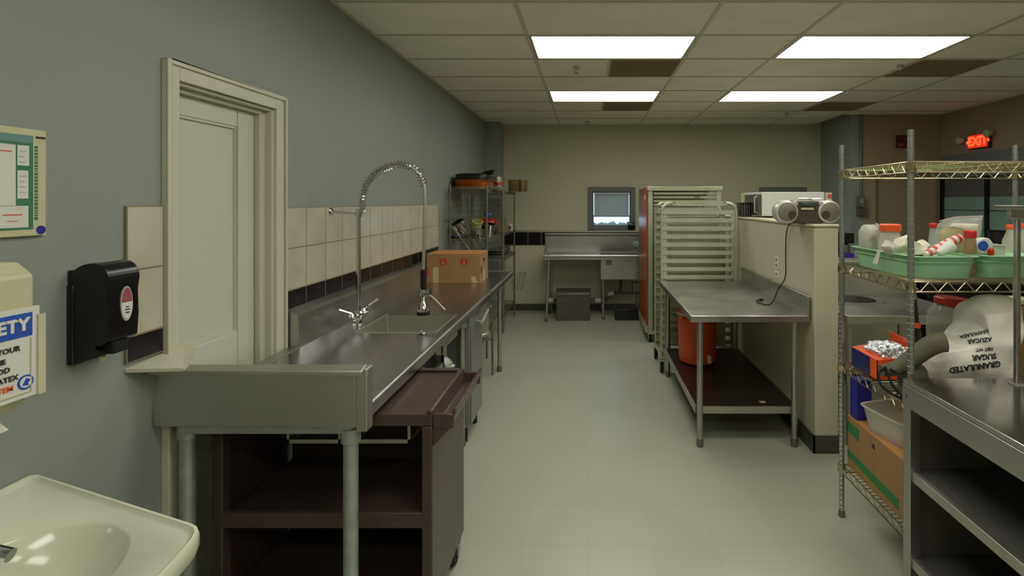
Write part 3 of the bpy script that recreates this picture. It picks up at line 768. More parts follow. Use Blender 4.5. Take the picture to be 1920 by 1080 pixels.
# things on the shelving
def pan(cx, cy, z, rx, ry, h, wall=.004, n=36, taper=.92, pw=3.2, rim=.012):
    mb = MB(); vs = []
    def ring(sx, sy, zz):
        out = []
        for j in range(n):
            a = 2*math.pi*j/n; c, s = math.cos(a), math.sin(a); e = 2/pw
            out.append((cx+sx*math.copysign(abs(c)**e,c), cy+sy*math.copysign(abs(s)**e,s), zz))
        return out
    rings = [ring(rx*taper*.98, ry*taper*.98, z), ring(rx*taper, ry*taper, z+.006), ring(rx, ry, z+h), ring(rx+rim, ry+rim, z+h), ring(rx+rim, ry+rim, z+h+.003), ring(rx-wall, ry-wall, z+h+.003), ring(rx*taper-wall, ry*taper-wall, z+wall+.004)]
    for r_ in rings: vs += r_
    k = len(rings); fs = []
    for i in range(k-1):
        for j in range(n): a, b_ = i*n+j, i*n+(j+1)%n; fs.append((a,b_,b_+n,a+n))
    fs += [tuple(range(n-1,-1,-1)), tuple(range((k-1)*n,k*n))]
    return mb.add(vs, fs)
yR = 5.72
t = thing('sheet_pan', 'shallow pale metal tray under the roasting pan', 'tray', (-1.22,5.75,1.776))
pan(-1.255,5.78,1.776,.26,.30,.02,pw=2.6).build('tray', 'alu2', t)
t = thing('roasting_pan', 'copper-brown roasting pan on the top wire shelf', 'pan', (-1.26,5.75,1.80))
pan(-1.275,5.76,1.798,.205,.25,.075).build('body', 'copper', t)
m = MB()
m.tube([(-1.06,5.62,1.86),(-1.02,5.64,1.845),(-1.00,5.70,1.82),(-1.02,5.78,1.84),(-1.06,5.8,1.86)],.005,8); m.build('handle','pan_dark',t)
t = thing('dark_pan', 'dark upturned pan resting inside the copper roasting pan', 'pan', (-1.26,5.76,1.875))
MB().blob((-1.275,5.77,1.905),(.185,.225,.05),.04,2,4.5,32,10).build('body','pan_dark',t)
t = thing('crumpled_black_bag', 'small crumpled black item on top of the stacked pans', 'bag', (-1.14,5.75,1.95))
MB().pillow([(-1.22,1.947),(-1.13,1.99),(-1.08,2.0),(-1.04,1.995),(-1.055,1.955),(-1.07,1.94)],5.74,.05,.02,25).build('body','black',t)
t = thing('metal_tin', 'grey metal container with a red band behind the roasting pan', 'container', (-1.06,6.25,1.776))
MB().lathe([(.055,0),(.06,.01),(.06,.16),(.05,.17)],(-1.09,6.2,1.776),18).build('body','steel_dull',t)
MB().lathe([(.061,0),(.061,.03)],(-1.09,6.2,1.84),18).build('band','red_cap',t)
t = thing('tarnished_tin', 'tarnished brown box-shaped tin at the far end of the top shelf', 'container', (X(968,7.0),7.0,1.776))
xa,xb_ = X(953,6.9), X(987,6.9)
pan((xa+xb_)/2,6.98,1.776,(xb_-xa)/2,.14,.155,taper=.98,pw=6,rim=.004).build('body','copper' if False else mat('tarnished_tin',(132,116,76),.4,.6,var=.2,scale=12),t)
m = MB(); m.box(X(974,6.83),X(976.5,6.83),6.83,6.836,1.78,1.93); m.build('seam','pan_dark',t,smooth=0)
# pots in the sloping basket
def pot(cx, cy, cz, r, h, tilt, m, label, name='saucepan', cat='pot', rim=None, group='pots and bowls on the middle wire shelf'):
    t = thing(name, label, cat, (cx,cy,cz), group)
    mb = MB(); pr = [(r*.9,0),(r*.96,.006),(r,h*.5),(r,h),(r+.006,h+.003),(r-.004,h+.004),(r-.004,.01)]
    mb.lathe(pr, (0,0,0), 22)
    rot = Matrix.Rotation(tilt[0],3,'X') @ Matrix.Rotation(tilt[1],3,'Y')
    mb.v = [tuple(rot@Vector(v)+Vector((cx,cy,cz))) for v in mb.v]
    o = mb.build('body', m, t)
    h_ = MB(); h_.tube([rot@Vector((r,0,h*.8))+Vector((cx,cy,cz)), rot@Vector((r+.05,0,h*.85))+Vector((cx,cy,cz)), rot@Vector((r+.10,0,h*.8))+Vector((cx,cy,cz))], .006, 6)
    if name in ('saucepan',): h_.build('handle', 'steel_dull', t)
    return t
pot(X(864,5.5),5.56,Z(436,5.5),.10,.12,(R(20),R(-28)),'chrome','tilted silver saucepan leftmost in the sloping basket')
pot(X(888,5.6),5.72,1.33,.055,.10,(R(25),R(15)),mat('pale_yellow_enamel',(196,192,130),.3,.2),'pale yellow pot tucked behind the silver saucepan','small_pot')
pot(X(896,5.45),5.52,1.245,.05,.10,(0,0),'chrome','small silver can upright beside the post','metal_cup','cup')
pot(X(914,5.75),5.80,1.25,.055,.14,(R(10),R(12)),'chrome','shiny silver jug catching the light, right of the post','metal_jug','jug')
t = thing('red_colander', 'red bowl lying on the middle wire shelf behind the silver jug', 'bowl', (X(912,6.1),6.05,1.3), 'pots and bowls on the middle wire shelf')
MB().blob((X(910,6.05),6.08,1.395),(.15,.12,.05),.1,3,2.4).build('body',mat('dark_red_bowl',(140,34,26),.35),t)
MB().blob((X(912,6.05),6.08,1.30),(.13,.11,.055),.1,3,3).build('stand','pan_dark',t)
t = tag(MB().blob((X(914,6.2),6.24,1.48),(.05,.04,.03),.1,3,2.4).build('blue_cup','blue'),'small bright blue cup on top of the red bowl','cup')
t.location.z -= 0.0
t = thing('cutting_board', 'beige board leaning at the far end of the middle wire shelf', 'board', (X(940,6.5),6.55,1.25))
MB().prism([(X(931,6.5),1.247),(X(951,6.5),1.247),(X(950,6.5),1.44),(X(936,6.5),1.44)],6.52,6.545).build('panel',mat('board_beige',(130,118,90),.5),t,bevel=.004)
t = thing('small_grey_jar', 'small pale jar with a dark label beside the beige board', 'jar', (X(957,6.9),6.9,1.243))
MB().lathe([(.03,0),(.035,.01),(.035,.08),(.02,.1)],(X(957,6.9),6.9,1.243),14).build('body','cloth_grey',t)
box(X(955.5,6.9),X(958.5,6.9),6.862,6.866,1.27,1.31).build('label_patch','ink',t,smooth=0)
tag(MB().blob((X(853,5.62),5.66,Z(445,5.62)+.0),(.055,.06,.018),.1,4,3).build('blue_tray','royal'),'small flat royal blue item below the silver saucepan','tray')
# stack of steel trays at mid height
for k in range(3):
    t = thing('steel_tray', ['bottom steel tray of the stack behind the cardboard carton','middle steel tray of the stack behind the cardboard carton','top steel tray of the stack behind the cardboard carton'][k], 'tray', (-1.22,6.85,.925+k*.03),'stacked steel trays')
    pan(-1.235,6.86,.924+k*.032,.165,.34,.026,taper=.95,pw=5,rim=.01).build('body','steel',t)
# stock pot under the counter on a low shelf
t = thing('low_pot_shelf', 'low wire shelf under the far end of the counter', 'shelf', (-1.1,4.45,0))
wire_shelf(t, -1.33, -.90, 4.02, 4.84, .46, .03, 'wire_dark', along='x', step=.05)
for x in (-1.33,-.90):
    for y in (4.02,4.84): MB().cyl((x,y,0),(x,y,.50),.011,n=8).build('post','wire_dark',t)
t = thing('stock_pot', 'tall pale metal stock pot on the low shelf under the counter', 'pot', (-.99,4.5,.462))
MB().lathe([(.125,0),(.135,.006),(.135,.03),(.128,.035),(.128,.33),(.135,.335),(.135,.345),(.12,.345),(.12,.02)],(-1.0,4.5,.462),30).build('body','alu',t)
m=MB().tube([(-.872,4.46,.72),(-.85,4.46,.72),(-.85,4.54,.72),(-.872,4.54,.72)],.005,6); m.build('handle','alu',t)
# small pipe-work on the floor behind the counter leg
t = thing('wire_hand_basket', 'wire basket hanging on the back shelving post above the floor', 'basket', (X(980,7.2),7.2,.5))
m = MB(); xa, xb_ = SXB+.012, X(984,7.2); ya, yb = 7.08, 7.34
for zz, k in ((.62,1.0),(.42,.75)):
    xc=(xb_-xa)*k; m.tube([(xa,ya,zz),(xa+xc,ya,zz),(xa+xc,yb,zz),(xa,yb,zz),(xa,ya,zz)],.003,5)
for q in (0,.5,1):
    m.tube([(xa+(xb_-xa)*q,ya,.62),(xa+(xb_-xa)*q*.75,ya,.42)],.0025,5); m.tube([(xa+(xb_-xa)*q,yb,.62),(xa+(xb_-xa)*q*.75,yb,.42)],.0025,5)
m.build('frame','wire_dark',t)

# ================================================================ BACK SINK
bs = thing('back_sink_table', 'stainless sink table with drainboard against the back wall', 'sink', (0,7.35,0))
x0, x1, y0, y1 = X(1019,7.0), .79, 7.0, 7.70
zt = .895
BX0, BX1 = X(1127,7.06), .74
m = MB(); m.box(x0,BX0,y0+.02,y1-.01,zt-.03,zt-.025); m.box(BX1,x1,y0+.02,y1-.01,zt-.03,zt-.025); m.box(BX0,BX1,y0+.02,y0+.06,zt-.03,zt-.025); m.box(BX0,BX1,y1-.08,y1-.01,zt-.03,zt-.025)
m.build('drainboard','steel',bs,smooth=0)
m = MB(); m.tube([(x0,y1,zt),(x0,y0,zt),(x1,y0,zt),(x1,y1,zt)],.02,10); m.box(x0,x1,y0,y0+.012,zt-.05,zt); m.build('rolled_rim','steel',bs)
m = MB(); m.prism([(y1,zt-.03),(y1-.01,zt-.02),(y1-.012,1.12),(y1-.045,1.145),(y1-.045,1.17),(y1+.004,1.17),(y1+.004,zt-.03)],X(1022,7.66),x1,'x'); m.build('backsplash','steel',bs,smooth=30)
m = MB(); q=.004; z0=.57
m.box(BX0,BX1,7.06,7.62,z0-q,z0); m.box(BX0-q,BX0,7.06,7.62,z0,zt-.03); m.box(BX1,BX1+q,7.06,7.62,z0,zt-.03); m.box(BX0,BX1,7.06-q,7.06,z0,zt-.03); m.box(BX0,BX1,7.62,7.62+q,z0,zt-.03)
bb = m.build('sink_bowl','steel',bs,smooth=0)
box(X(1136,7.05),X(1147,7.05),7.048,7.054,Z(497,7.05),Z(488,7.05)).build('worn_sticker','steel_dark',bb,smooth=0)
for (x,y,dx) in ((X(1029,7.05),7.05,-.03),(X(1034,7.6),7.6,0),(X(1131,7.1),7.12,0),(BX0+.03,7.58,0),(.73,7.1,0),(.73,7.58,0)):
    lg = MB().cyl((x+dx,y-abs(dx)*1.2,.03),(x,y,zt-.03 if x<.1 else z0),.018,n=10).build('leg','steel_dull',bs)
    MB().lathe([(.018,0),(.024,.01),(.02,.04)],(x+dx,y-abs(dx)*1.2,0),10).build('foot','steel_dark',lg)
t = thing('grease_trap', 'dull grey lidded box on the floor under the drainboard', 'box', (X(1075,7.03),7.2,0))
box(X(1043,7.05),X(1106,7.05),7.05,7.42,0,.345).build('body','bin_grey',t,bevel=.008)
box(X(1041,7.05)-.0,X(1108,7.05),7.04,7.43,.345,.385).build('lid','steel_dark',t,bevel=.008)
t = thing('black_crate', 'flat black crate on the floor under the back sink bowl', 'crate', (X(1175,7.05),7.2,0))
box(X(1153,7.05),.70,7.06,7.4,0,.14).build('body','black',t,bevel=.006)
box(X(1152,7.05),.705,7.055,7.405,.12,.15).build('rim','black',t,bevel=.004)
t = thing('drain_piping', 'grey waste pipes with white valves under the back sink', 'pipe', (0,7.5,0))
m = MB(); m.tube([(X(1030,7.5),7.5,.20),(X(1122,7.5),7.5,.20),(X(1132,7.5),7.5,.20),(X(1150,7.5),7.5,.31),(X(1162,7.5),7.5,.31),(X(1164,7.45),7.45,.40),(X(1164,7.4),7.4,.565)],.022,10)
m.tube([(X(1162,7.5),7.5,.31),(X(1200,7.5),7.5,.31)],.02,8); m.tube([(X(1186,7.5),7.5,.31),(X(1186,7.5),7.5,.46),(X(1200,7.5),7.5,.46)],.014,8); m.cyl((X(1030,7.5),7.5,0),(X(1030,7.5),7.5,.2),.022,n=10)
m.build('pipe','deep_grey_steel',t)
m = MB(); m.cyl((X(1027,7.45),7.46,.2),(X(1038,7.45),7.46,.2),.04,n=12); m.cyl((X(1116,7.45),7.46,.2),(X(1127,7.45),7.46,.2),.04,n=12); m.cyl((X(1140,7.45),7.46,.29),(X(1151,7.45),7.46,.31),.035,n=12)
m.build('valve','white',t)
t = tag(MB().lathe([(.05,0),(.055,-.02),(.03,-.04)],(X(1193,7.6),7.655,1.0),16,'y').build('wall_soap_cup','teal'),'round blue grey scrubber on the back sink splash','scrubber')

# ================================================================ PAN RACKS
def caster(t, x, y, z, r=.05):
    w_ = MB().lathe([(r*.4,-.014),(r*.92,-.014),(r,-.008),(r,.008),(r*.92,.014),(r*.4,.014)], (x,y,r), 18, 'x').build('caster_wheel','black_rub',t)
    f = MB(); f.box(x-.024,x-.017,y-.018,y+.018,r*.8,z); f.box(x+.017,x+.024,y-.018,y+.018,r*.8,z); f.box(x-.028,x+.028,y-.028,y+.028,z-.006,z+.004); f.build('fork','alu2',w_,smooth=0)
# near rack: two inverted-U tube frames with angle runners between the uprights
RX0, RX1 = .712, 1.425
rk = thing('tubular_pan_rack', 'aluminium pan rack with rounded tube top beside the half wall', 'rack', ((RX0+RX1)/2,5.12,0))
for y in (4.92, 5.36):
    pts = []; rr = .085; zt_ = 1.625
    pts.append((RX0,y,.13)); 
    for k in range(9): a = math.pi-k*math.pi/16; pts.append((RX0+rr+rr*math.cos(a), y, zt_-rr+rr*math.sin(a)))
    for k in range(9): a = math.pi/2-k*math.pi/16; pts.append((RX1-rr+rr*math.cos(a), y, zt_-rr+rr*math.sin(a)))
    pts.append((RX1,y,.13))
    MB().tube(pts, .016, 12).build('tube_frame','alu2',rk)
    fl_ = MB(); fl_.box(RX0+.014,RX0+.05,y-.006,y+.006,.15,1.56); fl_.box(RX1-.05,RX1-.014,y-.006,y+.006,.15,1.56); fl_.build('upright_strip','alu2',rk,smooth=0)
m = MB(); m.box(RX0+.10,RX1-.10,4.89,4.9,1.60,1.645); m.box(X(1295,4.9),X(1315,4.9),4.885,4.89,1.625,1.63); m.build('name_bar','alu2',rk,smooth=0)
m = MB()
for xx_ in (X(1264,4.9),X(1358,4.9)): m.lathe([(.007,-.004),(.007,0)],(xx_,4.888,1.628),10,'y')
m.build('rivet','ink',rk)
m = MB()
for x in (RX0,RX1): m.cyl((x,4.92,.14),(x,5.36,.14),.014,n=8); m.cyl((x,4.92,1.60),(x,5.36,1.60),.010,n=8)
for y in (4.92,5.36): m.cyl((RX0,y,.14),(RX1,y,.14),.014,n=8)
m.build('base_rail','alu2',rk)
proto = {}
n_run = 18
for i in range(n_run):
    z = 1.535-i*.0776
    for y, s in ((4.92,1),(5.36,-1)):
        if (s) not in proto:
            mb = MB(); mb.box(RX0-.0,RX1-.02,y-.014*s-.002 if s>0 else y+.012,y-.012 if s>0 else y+.016,z-.016,z+.022)
            mb.v = [v for v in mb.v]; yy0, yy1 = sorted((y-.014*s, y+.045*s)); mb.box(RX0,RX1-.02,yy0,yy1,z-.019,z-.016)
            o = mb.build('runner','alu2',rk,smooth=0); proto[s] = (o, z)
        else:
            o, zb = proto[s]; c = o.copy(); COL.objects.link(c); c.parent = rk; c.location = (0,0,z-zb)
for x in (RX0,RX1):
    for y in (4.92,5.36): caster(rk, x, y, .12)
# a few sheet pans in the near rack (upper middle)
# far rack with red side and square top
QX0, QX1, QY0, QY1 = .70, 1.54, 5.94, 6.62
r2 = thing('enclosed_pan_rack', 'tall aluminium pan rack with a red-orange side panel', 'rack', ((QX0+QX1)/2,6.3,0))
m = MB()
box(QX0-.01,QX1+.02,QY0-.02,QY1,1.765,1.815).build('top_cap','alu2',r2,bevel=.004)
for x in (QX0,QX1-.045):
    for y in (QY0,QY1-.04): box(x,x+.055,y,y+.03,.13,1.765).build('upright','alu2',r2,bevel=.003)
box(QX0+.02,QX1-.02,QY1-.008,QY1-.002,.15,1.765).build('back_panel','alu',r2,smooth=0)
box(QX0,QX1+.01,QY0,QY1,.10,.135).build('base_frame','alu2',r2,bevel=.003)
box(QX0-.022,QX0-.008,QY0-.0,6.78,.20,1.80).build('side_panel','red_panel',r2,bevel=.004, label='red-orange side panel')
box(QX0-.026,QX0-.022,6.02,6.10,1.66,1.72).build('tag_plate','white',r2,smooth=0)
m = MB(); 
for z in (1.0,.72): m.cyl((QX0-.02,6.74,z),(QX0-.045,6.74,z),.014,n=8)
m.build('latch','deep_grey_steel',r2)
box(QX0-.03,QX0-.005,QY0,6.78,.12,.20).build('kick_rail','alu2',r2,smooth=0)
m = MB()
for i in range(46):
    z = .2+i*.034; m.box(QX0+.055,QX0+.066,QY0+.0,QY0+.006,z,z+.016)
m.build('slot_column','deep_grey_steel',r2,smooth=0,kind='stuff')
pr = None
for i in range(35):
    z = 1.735-i*.0445
    if pr is None:
        mb = MB(); mb.box(QX0+.07,QX1-.045,QY0+.008,QY0+.011,z-.010,z+.012); mb.box(QX0+.07,QX1-.045,QY0+.008,QY0+.05,z-.012,z-.010)
        
        o = mb.build('runner','alu2',r2,smooth=0); pr = (o, z)
    else: c = pr[0].copy(); COL.objects.link(c); c.parent = r2; c.location = (0,0,z-pr[1])
text('295', .045, 'ink', r2, faceY(X(1308,5.93), QY0-.002+.006, 1.69), 'marking')
for x in (QX0+.03,QX1-.03):
    for y in (QY0+.05,QY1-.05): caster(r2, x, y, .10, .045)

# ================================================================ PREP TABLE
TX0, TX1, TY0, TY1, TZ = .68, 1.462, 3.38, 4.84, .887
pt = thing('prep_table', 'stainless prep table with backsplash against the half wall', 'table', ((TX0+TX1)/2,4.1,0))
m = MB(); m.box(TX0,TX1,TY0,TY1,TZ-.045,TZ); m.build('tabletop','steel',pt,bevel=.006)
m = MB(); m.box(TX1-.012,TX1+.008,TY0,TY1,TZ-.045,1.017); m.build('backsplash','steel',pt,bevel=.004)
box(TX0+.05,1.41,TY0+.07,TY1-.04,.225,.262).build('undershelf','brown_shelf',pt,bevel=.004)
m = MB(); m.box(TX0+.045,1.415,TY0+.062,TY0+.07,.215,.263); m.box(TX0+.042,TX0+.05,TY0+.062,TY1-.04,.215,.263); m.build('shelf_edge','steel_dull',pt,smooth=0)
for x in (.752,1.385):
    for y in (3.43,4.80):
        l = MB().cyl((x,y,.05),(x,y,TZ-.045),.0205,n=16).build('leg','steel',pt)
        MB().lathe([(.012,0),(.022,.006),(.024,.03),(.021,.055)],(x,y,0),14).build('foot','steel_dark',l)
box(1.18,1.22,3.50,3.53,.263,.266).build('paper_scrap','tape',pt,smooth=0)
# orange cooler
ox, oy = .945, 4.42
t = thing('orange_cooler', 'round orange drink cooler on the shelf under the prep table', 'cooler', (ox,oy,.263))
MB().lathe([(.13,0),(.15,.012),(.158,.05),(.162,.30),(.165,.38),(.15,.40)],(ox,oy,.2635),36).build('body','orange',t)
MB().lathe([(.160,0),(.17,.01),(.168,.05),(.14,.06)],(ox,oy,.6635),36).build('lid','orange',t)
m = MB(); m.tube([(ox-.15,oy-.08,.655),(ox-.19,oy-.1,.70),(ox-.08,oy-.2,.685),(ox-.05,oy-.19,.655)],.009,8); m.build('handle','cream',t)
m = MB(); m.box(ox+.05,ox+.075,oy-.185,oy-.15,.30,.36); m.build('spigot','white',t)

# ================================================================ THINGS ON THE HALF WALL
T_ = PZ+.016
# boombox
by = 3.50; cxb = X(1508.5,by)
bb = thing('boombox', 'silver and brown portable stereo on the end of the half wall', 'stereo', (cxb,by,T_))
zc = T_+.083
m = MB()
poly = [(-.10,.0),(.10,.0),(.13,.04),(.12,.10),(.10,.145),(.07,.155),(-.07,.155),(-.10,.145),(-.12,.10),(-.13,.04)]
m.prism([(cxb+a,T_+b_) for a,b_ in poly], by-.055, by+.085, 'y'); body = m.build('body','bbx',bb,bevel=.01,seg=3)
for s, r in ((-1,.078),(1,.078)):
    xc = cxb+s*.143
    p = MB().lathe([(.05,.055),(r-.008,.035),(r,.0),(r,-.052),(r-.004,-.062),(r-.012,-.066)],(xc,by,zc-.003),36,'y').build('speaker_pod','silver',bb)
    MB().lathe([(.066,0),(.05,-.006),(.02,-.009)],(xc,by-.0655,zc-.003),30,'y').build('grille','spk',p)
    MB().lathe([(.028,0),(.026,-.006)],(xc-s*.030,by-.0735,zc-.022),22,'y').build('port','bbx',p)
box(cxb-.045,cxb+.04,by-.066,by-.054,T_+.118,T_+.142).build('display','lcd',bb,bevel=.003)
box(cxb-.05,cxb+.035,by-.066,by-.055,T_+.093,T_+.108).build('control_bar','cream',bb,bevel=.003)
for s in (-1,1): MB().lathe([(.017,0),(.014,-.016)],(cxb+s*.085,by-.05,T_+.135),18,'y').build('knob','silver',bb)
MB().tube([(cxb-.06,by,T_+.15),(cxb-.04,by,T_+.168),(cxb+.04,by,T_+.168),(cxb+.06,by,T_+.15)],.008,10).build('handle','silver',bb)
m = MB().tube([(cxb+.04,by+.07,T_+.15),(cxb+.04,by+.075,T_+.168),(cxb+.15,by+.08,T_+.168)],.004,6)
m.build('antenna','chrome',bb)
# cord
c0 = [(PX0-.035,3.62,1.50),(PX0-.03,3.70,1.495),(PX0-.02,3.76,1.42),(PX0-.012,3.8,1.25),(PX0-.014,3.8,1.08),(TX1-.03,3.84,.99),(TX1-.10,3.76,.91),(TX1-.16,3.70,.894),(TX1-.20,3.78,.894),(TX1-.19,3.86,.894),(TX1-.165,3.87,.896)]
c0 = [(cxb+.02,by+.095,T_+.02),(cxb-.02,by+.13,T_+.006)] + [(PX0-.022,3.66,T_+.006)] + c0[2:]
t = thing('power_cord', 'thin dark power cord hanging from the stereo onto the prep table', 'cord', (PX0-.02,3.8,.9))
MB().tube(catmull([Vector(p) for p in c0],6),.004,6).build('cable','black_rub',t)
e = Vector(c0[-1]); MB().cyl(e,e+Vector((.03,.0,.004)),.010,.007,n=8).build('plug','black_rub',t)
# microwave
my0, my1, mx0, mx1 = 4.80, 5.42, 1.622, X(1546,4.80)
t = thing('microwave_oven', 'white microwave on the half wall behind the stereo', 'microwave', ((mx0+mx1)/2,5.1,T_))
mz1 = Z(360,4.80)
box(mx0+.01,mx1,my0,my1,T_+.012,mz1).build('casing','white',t,bevel=.006)
box(mx0,mx0+.01,my0+.0,my1-.13,T_+.02,mz1-.022).build('door','teal_line',t,bevel=.002)
box(mx0,mx0+.01,my1-.125,my1,T_+.02,mz1-.005).build('control_panel','cream',t,smooth=0)
MB().tube([(mx0,my0+.1,mz1-.04),(mx0-.025,my0+.1,mz1-.05),(mx0-.025,my0+.1,T_+.05),(mx0,my0+.1,T_+.04)],.006,6).build('handle','silver',t)
m=MB()
for x in (mx0+.05,mx1-.05):
    for y in (my0+.05,my1-.05): m.cyl((x,y,T_-.003 if False else T_),(x,y,T_+.012),.012,n=8)
m.build('foot','black',t)
# black bin
t = thing('black_bin', 'small black ribbed bin on the half wall left of the microwave', 'bin', (1.545,5.05,T_))
m = pan(1.55,5.08,T_,.058,.10,.135,taper=.9,pw=6,rim=.004); m.build('body','black',t)
m = MB()
for k in range(5): m.box(1.498+k*.024,1.502+k*.024,4.975,4.982,T_+.01,T_+.12)
m.build('rib','steel_dark',t,smooth=0)
# small carton beside microwave
t = thing('small_carton', 'small pinkish carton at the right end of the microwave', 'carton', (X(1554,4.85),4.86,T_-.003))
box(X(1548,4.8),X(1560,4.8),4.8,4.9,PZ+.0135,Z(361,4.8)).build('box','cream',t,smooth=0)
box(X(1552,4.8),X(1560,4.8),4.797,4.8,Z(372,4.8),Z(364,4.8)).build('printed_panel','pinkred',t,smooth=0)

# ================================================================ BEHIND THE HALF WALL (right rear)
t2 = thing('rear_steel_table', 'stainless sink table behind the half wall, seen through the chrome shelving', 'table', (2.2,3.8,0))
ax0, ax1, ay0, ay1, az = 1.74, 2.62, 3.42, 4.28, .875
m = MB(); m.box(ax0,ax1,ay0,3.86,az-.004,az); m.box(ax0,ax1,4.2,ay1,az-.004,az); m.box(ax0,1.90,3.86,4.2,az-.004,az); m.box(2.26,ax1,3.86,4.2,az-.004,az); m.build('tabletop','steel',t2,smooth=0)
m = MB(); m.box(ax0,ax1,ay0-.01,ay0,az-.055,az+.003); m.box(ax0-.01,ax0,ay0-.01,ay1,az-.055,az+.003); m.build('edge_apron','steel_dull',t2,bevel=.003)
m = MB(); m.lathe([(.215,0),(.17,-.002),(.165,-.15),(.05,-.17)],(2.08,4.03,az+.001),30,cap=False); m.build('round_bowl','steel_dark',t2)
m = MB(); m.box(ax0,ax1,ay1,ay1+.015,az-.05,1.10); m.build('backsplash','steel_dull',t2,smooth=0)
for (x,y) in ((ax0+.02,ay0+.03),(ax1-.03,ay0+.03),(ax0+.02,ay1-.03),(ax1-.03,ay1-.03)): MB().cyl((x,y,0),(x,y,az-.05),.018,n=10).build('leg','steel_dull',t2)
t = thing('rear_steel_cabinet', 'grey steel cabinet at the back right behind the sink table', 'cabinet', (2.5,4.9,0))
box(1.76,2.95,4.62,5.5,.08,1.10).build('body','steel_dull',t,bevel=.006)
for x in (1.78,2.37): box(x,x+.56,4.60,4.62,.12,1.05).build('door','steel_dull',t,bevel=.004)
m=MB()
for x in (1.8,2.9):
    for y in (4.66,5.45): m.cyl((x,y,0),(x,y,.08),.02,n=8)
m.build('foot','black',t)
t = thing('black_range', 'black oven range at the back right behind the sugar bag', 'range', (3.6,4.9,0))
box(3.02,4.4,4.55,5.3,.1,.90).build('body','black',t,bevel=.008)
for x in (3.06,3.73): 
    o=box(x,x+.6,4.53,4.55,.2,.72).build('oven_door','black',t,bevel=.004); MB().cyl((x+.05,4.5,.68),(x+.55,4.5,.68),.012,n=8).build('handle','steel',o)
box(3.02,4.4,4.56,5.3,.90,.925).build('cooktop','steel_dark',t,bevel=.003)
m=MB()
for x in (3.08,4.34):
    for y in (4.62,5.24): m.cyl((x,y,0),(x,y,.1),.025,n=8)
m.build('foot','steel_dark',t)
t = thing('dark_stock_pot', 'dark tall stock pot on the black range', 'pot', (3.95,4.9,.925))
r_ = .5*(X(1889,4.9)-X(1856,4.9)); pcx = X(1872,4.9)
MB().lathe([(r_-.01,0),(r_,.01),(r_,.43),(r_+.008,.44),(r_-.01,.44),(r_-.012,.02)],(pcx,4.9,.925),26).build('body','pan_dark',t)
MB().tube([(pcx-r_,4.9,1.26),(pcx-r_-.04,4.88,1.26),(pcx-r_-.04,4.92,1.26),(pcx-r_,4.92,1.26)],.006,6).build('handle','pan_dark',t)
t = thing('coffee_maker', 'black coffee maker with a blue band on the rear steel cabinet', 'coffee maker', (X(1590,4.9),5.0,1.10))
xa, xb_ = X(1576,4.95), X(1602,4.95)
box(xa,xb_,4.95,5.15,1.10,1.14).build('base','royal',t,bevel=.004)
box(xa,xb_,5.07,5.15,1.14,1.24).build('column','black',t,bevel=.004)
box(xa,xb_,4.95,5.15,1.235,1.335).build('top_housing','black',t,bevel=.006)
MB().lathe([(.045,0),(.05,.01),(.045,.07),(.03,.085)],((xa+xb_)/2,5.005,1.141),16).build('jug','deep_grey_steel',t)

# ================================================================ CHROME WIRE RACK (right)
GX0, GX1, GYa, GYb = 1.325, 2.23, 2.10, 2.67
cr = thing('chrome_wire_rack', 'tall chrome wire rack with green tubs, at the right', 'shelving', ((GX0+GX1)/2,2.4,0))
for (x,y) in ((GX0,GYa),(GX0,GYb),(GX1,GYb),(GX1,GYa)):
    pp = post(MB(), x, y, .03, 1.935, .0127, 12).build('post','chrome' if False else mat('post_chrome',(168,172,168),.28,.85,var=.05),cr)
    MB().lathe([(.008,0),(.018,.004),(.016,.03)],(x,y,0),10).build('foot','steel_dark',pp)
for z in (1.803,1.312,.80,.27): wire_shelf(cr, GX0, GX1, GYa, GYb, z, .042, 'wire', along='x', step=.028)
# green tubs
def tub(x0,x1,y0,y1,z,h,lab):
    t = thing('green_tub', lab, 'tub', ((x0+x1)/2,(y0+y1)/2,z), 'green bus tubs on the chrome rack')
    cx_, cy_ = (x0+x1)/2,(y0+y1)/2
    pan(cx_,cy_,z,(x1-x0)/2-.012,(y1-y0)/2-.012,h,.004,48,.93,9,.014).build('body','tub',t)
    pan(cx_,cy_,z+h-.028,(x1-x0)/2-.012,(y1-y0)/2-.012,.004,.02,48,.995,9,.004).build('rim_step','tub',t)
    return t
z2 = 1.316
tub(1.352,1.645,2.12,2.66,z2,.092,'mint green tub full of jars and bags, left one on the chrome rack')
tub(1.665,2.03,2.14,2.66,z2,.092,'mint green tub holding bottles, right one on the chrome rack')
zi = z2+.008
grp = 'food items in the left green tub'
def bottle(px, Y, ptop, capm, bodym, r, lab, name='bottle', cat='bottle', caph=.03, neck=.6, zb=None, fill=None):
    x = X(px, Y); zt = Z(ptop, Y); z0_ = zi if zb is None else zb; h = zt-z0_-caph
    t = thing(name, lab, cat, (x,Y,z0_))
    MB().lathe([(r*.9,0),(r,.006),(r,h*.72),(r*neck,h*.95),(r*neck,h)],(x,Y,z0_),20).build('body',bodym,t)
    if fill: MB().lathe([(r*.84,.004),(r*.93,.01),(r*.93,h*.55)],(x,Y,z0_),20).build('contents',fill,t)
    MB().lathe([(r*neck*1.12,0),(r*neck*1.15,.004),(r*neck*1.15,caph-.004),(r*neck*1.0,caph)],(x,Y,z0_+h),20).build('cap',capm,t)
    return t
MB_ = MB()
t = thing('pale_bag', 'pale grey cloth bag standing at the far left of the green tub', 'bag', (X(1631,2.56),2.56,zi))
MB().pillow([(X(a,2.56),Z(c,2.56)) for a,c in ((1617,476),(1612,452),(1613,432),(1619,421),(1640,421),(1649,430),(1651,450),(1648,476))],2.56,.05,.02,18).build('cloth','cloth_grey',t)
